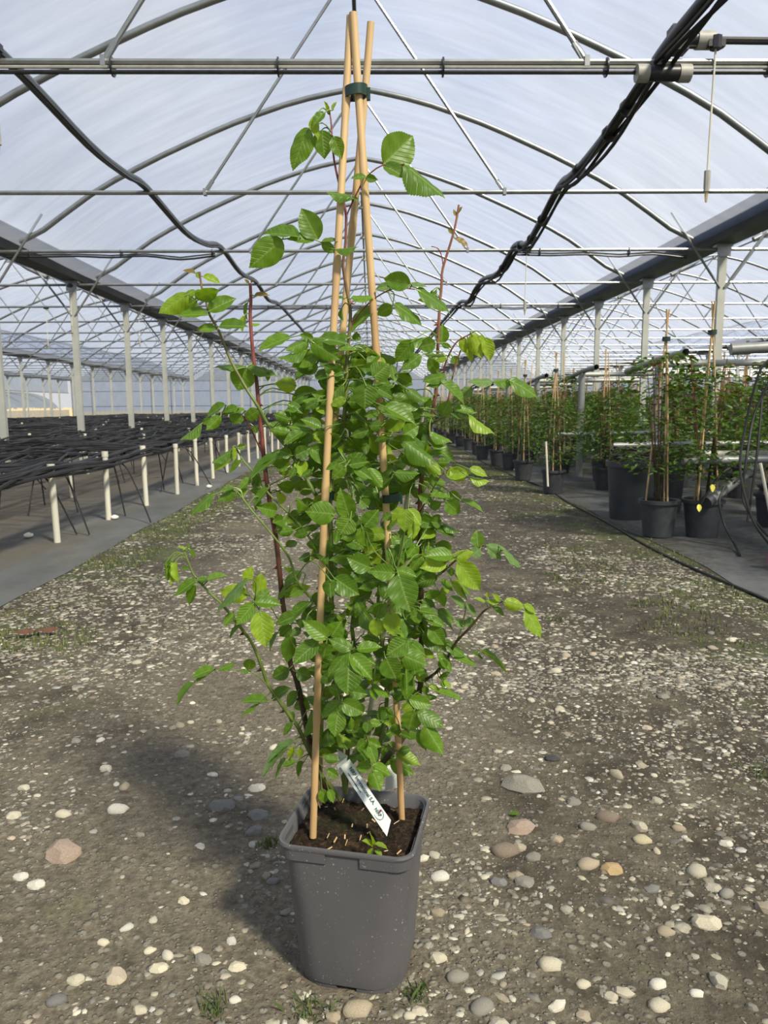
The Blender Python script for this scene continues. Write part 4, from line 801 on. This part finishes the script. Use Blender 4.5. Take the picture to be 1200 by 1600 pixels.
# plant tags
def tag(A, Bp, side, w, nm='plant_tag', text=True):
    A, Bp = Vector(A), Vector(Bp); ax = (Bp-A); ln = ax.length; ah = ax.normalized(); s = (side-ah*side.dot(ah)).normalized(); n = ah.cross(s)
    if n.dot(CAM-A) < 0: n = -n
    mb = MB(); rows_ = []
    for k in range(13):
        t = k/12; c = A+ax*t+n*(.006*math.sin(t*math.pi)); hw = w/2
        rows_.append((c-s*hw*(1 if t < .97 else 1.0)+ah*(ln*.07 if k == 12 else 0), c+s*hw-ah*(ln*.05 if k == 12 else 0)))
    vs = []; th = n*.0005
    for a, b in rows_: vs += [a-th, b-th, b+th, a+th]
    fs = [(4*k+i, 4*k+(i+1)%4, 4*k+4+(i+1)%4, 4*k+4+i) for k in range(12) for i in range(4)]+[(3,2,1,0),(48,49,50,51)]
    o = part(mb.add(vs, fs).build(nm, M['white']))
    if text:
        def put(body, size, u, v, mat, name):
            cu = bpy.data.curves.new(name, 'FONT'); cu.body = body; cu.size = size; cu.extrude = .00015; cu.offset = .00022 if size > .005 else .0001; cu.align_x = 'LEFT'
            tmp = bpy.data.objects.new(name, cu); COL.objects.link(tmp); dg = bpy.context.evaluated_depsgraph_get(); me = bpy.data.meshes.new_from_object(tmp.evaluated_get(dg)); bpy.data.objects.remove(tmp)
            for vv in me.vertices:
                uu = u+vv.co.x; t = uu/ln; p = A+ah*uu+n*(.006*math.sin(max(0,min(1,t))*math.pi)+.0009+vv.co.z)+s*(v+vv.co.y); vv.co = p
            me.materials.clear(); me.materials.append(mat); q = link(name, me, o); q.matrix_parent_inverse = Matrix(); return q
        put('NIRP International S.A.', .0083, ln*.10, .0008, M['ink'], 'lettering')
        put('www.nirpinternational.com', .0038, ln*.14, -.0058, M['ink'], 'lettering')
        put('NIRP', .0075, ln*.72, -.002, M['ink'], 'logo')
        mb = MB(); c = ln*.80
        for k in range(24):
            a0, a1 = 2*math.pi*k/24, 2*math.pi*(k+1)/24; f_ = lambda a, r: A+ah*(c+r*1.15*math.cos(a))+s*(r*.82*math.sin(a))+n*(.006*math.sin(.8*math.pi)+.0009)
            mb.add([f_(a0,.0095), f_(a1,.0095), f_(a1,.0088), f_(a0,.0088)], [(0,1,2,3)])
        q = mb.build('logo', M['ink'], o)
        mb = MB(); cc = A+ah*(c-.002)+s*.0052+n*.0046; mb.add([cc+(ah*math.cos(a)+s*math.sin(a))*.0022 for a in np.linspace(0,6.28,10,endpoint=False)], [tuple(range(10))]); mb.build('logo', M['redink'], o)
    return o
A = PY(539, 1192, 1.285); Bq = PZ(609, 1296, .262); Bq = PY(607, 1293, 1.205)
sd_ = (RT*.86+UP*.5)
tag(A, Bq, sd_, .021)
mb = MB(); pts_ = [PY(541,1190,1.285), PY(534,1200,1.29), PY(530,1215,1.297)]
mb.add([PY(543,1181,1.285),PY(526,1196,1.285),PY(532,1214,1.29),PY(540,1200,1.286),PY(526,1170,1.30),PY(531,1186,1.295)], [(0,1,2,3),(0,4,5,1)])
q = mb.build('tag_loop', M['white'], None, False); md = q.modifiers.new('thick','SOLIDIFY'); md.thickness = .0008; part(q)
A2 = PY(618, 1176, 1.36); B2 = PY(612, 1232, 1.352); tag(A2, B2, RT, .026, text=False)
# fallen leaf
p = PZ(811, 1273, .004); o = link('fallen_leaf', LM['leaf'][0]); o.matrix_world = Matrix.Translation((p.x,p.y,float(gz(p.x,p.y))+.008)) @ Matrix.Rotation(1.4,4,'Z') @ Matrix.Diagonal((.02,.026,.026,1)); props(o, 'single green rose leaf fallen on the gravel right of the pot', 'leaf')
# ------------------------------------------------------------------ right: potted roses
def circ(r, z, n=20): return [(r*math.cos(2*math.pi*k/n), r*math.sin(2*math.pi*k/n), z) for k in range(n)]
me_pot = MB().ring([circ(.105,0),circ(.13,.235),circ(.131,.24),circ(.145,.242),circ(.147,.268),circ(.142,.27),circ(.132,.262),circ(.128,.22)], True, False).mesh('pot', M['farpot'])
me_soil = MB().ring([circ(.129,.235),circ(.06,.243)], False, True).mesh('soil', M['soil'])
def far_foliage(seed, n, h0, h1, rad, red):
    r = random.Random(seed); V, Fa, U, mi = [], [], [], []
    for k in range(n):
        z = h0+(h1-h0)*r.random()**.9; t = (z-h0)/(h1-h0); rr = rad*(.55+.75*math.sin(math.pi*min(1,.15+t*.75)))*(1 if t < .8 else .75); a = r.uniform(0,6.28); q = rr*math.sqrt(r.random())
        B = Vector((q*math.cos(a), q*math.sin(a), z)); l = r.uniform(.035,.06); b = a+r.uniform(-1.2,1.2); T = Vector((math.cos(b)*l, math.sin(b)*l, r.uniform(-.6,.3)*l)); s = T.cross(Vector((r.uniform(-.5,.5),r.uniform(-.5,.5),1))).normalized()*l*.3; up = s.cross(T).normalized()*l*.12
        n0 = len(V); V += [B, B+T*.35+s+up, B+T*.75+s*.8+up, B+T, B+T*.75-s*.8+up, B+T*.35-s+up]; Fa += [(n0,n0+1,n0+2,n0+3),(n0,n0+3,n0+4,n0+5)]
        uvq = [(.5,0),(.9,.35),(.85,.75),(.5,1),(.15,.75),(.1,.35)]; U += [uvq[0],uvq[1],uvq[2],uvq[3],uvq[0],uvq[3],uvq[4],uvq[5]]; mi += [1 if r.random() < red*(.3+1.4*t) else 0]*2
    m = bpy.data.meshes.new('foliage'); m.from_pydata([tuple(v) for v in V], [], Fa); m.materials.append(M['leaf_far']); m.materials.append(M['leaf_far_red']); m.polygons.foreach_set('material_index', mi)
    uv = m.uv_layers.new(name='UVMap'); uv.data.foreach_set('uv', np.array(U, np.float32).ravel()); m.update(); return m
me_fol = [far_foliage(s, 950, .33+.03*s, 1.10+.05*s, .25+.015*s, .10) for s in range(5)]
def far_stems(seed):
    r = random.Random(seed); mb = MB()
    for k in range(6):
        a = r.uniform(0,6.28); mb.tube([(.02*math.cos(a),.02*math.sin(a),.23),(.06*math.cos(a),.06*math.sin(a),.6),(.13*math.cos(a),.13*math.sin(a),1.1+.25*r.random())], [.008,.006,.003], 5)
    return mb.mesh('stems', M['stem_brown'])
me_stems = [far_stems(s) for s in range(3)]
def far_cane(a): return MB().tube([(.095*math.cos(a),.095*math.sin(a),.22),(.05*math.cos(a),.05*math.sin(a),.9),(-.012*math.cos(a),-.012*math.sin(a),1.62)], [.0065,.0065,.006], 7).mesh('bamboo_cane', M['bamboo_far'])
me_canes = [far_cane(a) for a in (.4, 2.5, 4.6)]
me_clipf = MB().tube([(0,0,1.40),(0,0,1.43)], .03, 8).mesh('plant_clip', M['clip'])
def far_rose(x, y, label, group='potted roses on the dark fabric', sc=1., fol=None, canes=3, z=.012):
    t = empty('potted_rose', (x, y, z), random.uniform(0,6.28)); t.scale = (sc,)*3; props(t, label, 'potted plant', group)
    link('pot', me_pot, t); link('soil', me_soil, t); link('foliage', me_fol[random.randrange(5) if fol is None else fol], t); link('stems', random.choice(me_stems), t)
    for c in range(canes): link('bamboo_cane', me_canes[c], t)
    if canes == 3 and y < 16: link('plant_clip', me_clipf, t)
    return t
front = [(2.15,5.50,'potted rose with yellow leaf beside the tall dark bin, on the path edge',1.02),(2.46,5.45,'potted rose under the sloping grey arm at the path edge',1.05),(2.03,8.28,'potted rose beside a white rod at the path edge',.95),(2.0,9.78,'potted rose in the front row with a thick tan cane',.95)]
for x, y, lab, sc in front: far_rose(x, y+.05, lab, 'potted roses at the path edge', sc)
for i_, y in enumerate((11.4,12.2,13.6,14.9,16.4,17.8,19.2,20.6,22.2,24,26,28)): far_rose(2.05+random.uniform(-.06,.12), y, '%s potted rose after the thick tan cane in the front row' % ORD[i_] if i_ < 8 else 'dark potted rose at the far end of the front row by the path', 'farther front row of potted roses', .93)
pos_ = []
for iy, y in enumerate(np.arange(6.6, 27, 1.02)):
    for ix, x in enumerate(np.arange(2.75, 8.6 if y < 16 else 6, .78)):
        xx, yy = x+random.uniform(-.13,.13)+(.3 if iy % 2 else 0), y+random.uniform(-.15,.15)
        if abs(xx-4.68) < .16 and min(abs(yy-q) for q in YT) < .2: xx += .3
        if min(math.hypot(xx-2.86, yy-(7.53+2.75*q)) for q in range(7)) < .22: continue
        if math.hypot(xx-2.63, yy-6.75) < .45 or math.hypot(xx-2.3, yy-6.5) < .5: continue
        pos_.append((xx, yy))
for x, y in pos_: far_rose(x, y, 'dark potted rose standing in the dense block behind the front row', 'block of potted roses', random.uniform(.9,1.05), None, random.choice((1,2,3)))
# near right plants at picture edge
for x, y, lab in [(3.2,5.9,'potted rose behind the hanging black hoses'),(3.55,5.2,'potted rose standing right of the sloping grey arm')]: far_rose(x, y, lab, 'potted roses at the path edge')
# tall bins
def bin_(x, y, label, r=.19, h=.5):
    t = empty('plastic_bin', (x, y, .012)); props(t, label, 'bin', 'tall dark bins')
    MB().ring([circ(r*.86,0,24),circ(r,h-.06,24),circ(r*1.01,h-.05,24),circ(r*1.09,h-.05,24),circ(r*1.1,h,24),circ(r*1.02,h,24),circ(r*.97,h-.05,24)], True, False).build('body', M['bin'], t)
    MB().ring([circ(r*.96,h-.06,24),circ(r*.3,h-.03,24)], False, True).build('contents', M['soil'], t)
    mb = MB()
    for k in range(7): a = k*.9; mb.tube(smooth_path([(r*.9*math.cos(a+q*.8), r*.9*math.sin(a+q*.8), h+.02+.012*k+.02*math.sin(q*2+k)) for q in range(6)],3), .009, 5, False)
    mb.build('coiled_hose', M['hose'], t)
bin_(2.24, 6.42, 'tall dark bin with coiled hose on top behind the front potted roses', .2); bin_(2.68, 6.85, 'second tall dark bin standing behind the first bin', .19, .46)
# pipe trellises
for k, y in enumerate([5.5]+[7.53+2.75*i for i in range(7)]):
    x0 = 2.62 if k == 0 else 2.86; r = .042 if k == 0 else .034
    t = empty('pipe_trellis', (x0, y, 0)); props(t, ORD[k-1]+' grey pipe trellis with open rail behind the thick pipe' if k else 'thick grey pipe trellis at the near end of the rose block', 'pipe trellis', 'pipe trellises over the roses')
    xe = 2.2 if k == 0 else 1.75
    if k: MB().tube([(0,0,1.38),(xe,.02,1.385)], r, 10).build('cross_pipe', M['galv_warm'], t)
    else: MB().tube([(-.02,.0,1.375),(.3,-.04,1.39),(2.2,-.3,1.46)], r, 12).build('cross_pipe', M['grey_pipe'], t)
    if k:
        MB().tube([(.0,.95,1.345),(.02,0,1.43),(.03,-.55,1.455)], r, 12, False).build('open_rail', M['grey_pipe'], t)
    MB().tube([(0 if k else .9,0,0),(0 if k else .9,0,1.38)], .045 if k else .035, 12).build('leg', M['grey_pipe'], t)
    MB().tube([(-.45 if k == 1 else -.35,-.05,.58),(1.9,-.05,.6)], .03, 10).build('lower_pipe', M['grey_pipe'], t)
p0 = PY(1100, 710, 5.9); t = MB().tube([p0, p0+Vector((1.6,.05,-.01))], .03, 10).build('white_pipe', M['pvc']); props(t, 'pale horizontal pipe behind the sloping grey arm', 'pipe')
t = empty('sloping_arm', (0,0,0)); props(t, 'sloping grey metal arm with hose clamped to its end above the near pots', 'arm')
a_, b_ = PY(1104, 785, 5.32), PY(1215, 705, 5.75)
d_ = (b_-a_).normalized(); MB().tube([a_, a_+d_*.25, b_], [.034,.036,.03], 12).build('arm', M['grey_pipe'], t); MB().tube([a_-d_*.005, a_+d_*.05], .045, 12).build('end_socket', M['bin'], t)
MB().tube(smooth_path([a_+d_*.3+Vector((0,-.05,.02)), a_+d_*.42+Vector((0,-.06,.06)), a_+d_*.2+Vector((0,-.05,.16)), a_+d_*.02+Vector((0,-.03,.1)), a_+Vector((-.06,0,-.05))],5), .008, 6).build('hose_loop', M['hose'], t)
for pts2, lab in [([(1205,560,5.0),(1185,585,5.0),(1162,680,5.0),(1157,740,4.9),(1175,810,4.8),(1202,850,4.75)],'black hose hanging in front of the near roses, outermost loop'),([(1200,600,5.1),(1178,650,5.1),(1166,720,5.0),(1160,770,5.0),(1170,800,4.95),(1200,838,4.9)],'black hose hanging in front of the near roses, inner loop'),([(1192,610,5.2),(1184,700,5.1),(1175,770,5.05),(1168,815,5.0)],'straight black hose hanging in front of the near roses'),([(1132,760,5.2),(1124,785,5.15),(1132,820,5.1),(1148,850,5.0),(1156,868,4.75)],'black hose dropping from the sloping arm to the fabric')]:
    thing_tube('hanging_hose', [PY(a,b,c) for a,b,c in pts2], .0085, M['hose'], lab, 'hose', 6, 'hanging hoses by the near roses', 5)
for (px,py,qx,qy,Y,mt,lab) in [(1188,724,1206,815,4.95,'pvc','pale wooden stick leaning beside the hanging hoses'),(853,690,856,760,8.0,'pvc','thin white rod beside a potted rose at the path edge'),(648,0,0,0,0,'','')]:
    if not Y: continue
    props(MB().tube([PY(px,py,Y),PY(qx,qy,Y)], .011, 8).build('rod', M[mt]), lab, 'rod')
for (px,py,Y,lab) in [(805,735,9.6,'white label stick at the second front pot'),(774,718,11.2,'white label stick at the third front pot'),(730,700,13.,'white label stick farther along the front row')]:
    b0 = PZ(px,py,.01); mb = MB(); mb.tube([b0, b0+Vector((.03,0,.17))], .012, 6); mb.tube([b0+Vector((-.02,-.01,.0)), b0+Vector((.03,-.01,.02))], .022, 6); props(mb.build('marker_stick', M['white']), lab, 'marker')
p = PY(1197, 880, 4.4); mb = MB(); mb.ring([[(p.x+.05+r*math.cos(a), 4.4+r*math.sin(a), z) for a in np.linspace(0,6.28,14,endpoint=False)] for r, z in ((.028,.012),(.04,.06),(.038,.11),(.015,.13))]); props(mb.build('plastic_bottle', M['magenta']), 'small magenta plastic bottle on the dark fabric at the path edge', 'bottle')
# yellow leaves on front pots
for (px,py,lab) in [(1092,793,'yellow leaf hanging on the rim of the pot below the sloping arm'),(1113,762,'yellow leaf beside the cane above the sloping arm')]:
    B = PY(px,py-5,5.22); T = PY(px+1,py+7,5.2); o = link('yellow_leaf', leaf_mesh('yellow_leaf', M['yellow'])); o.matrix_world = leaf_matrix(B,T,.03,1); props(o, lab, 'leaf')
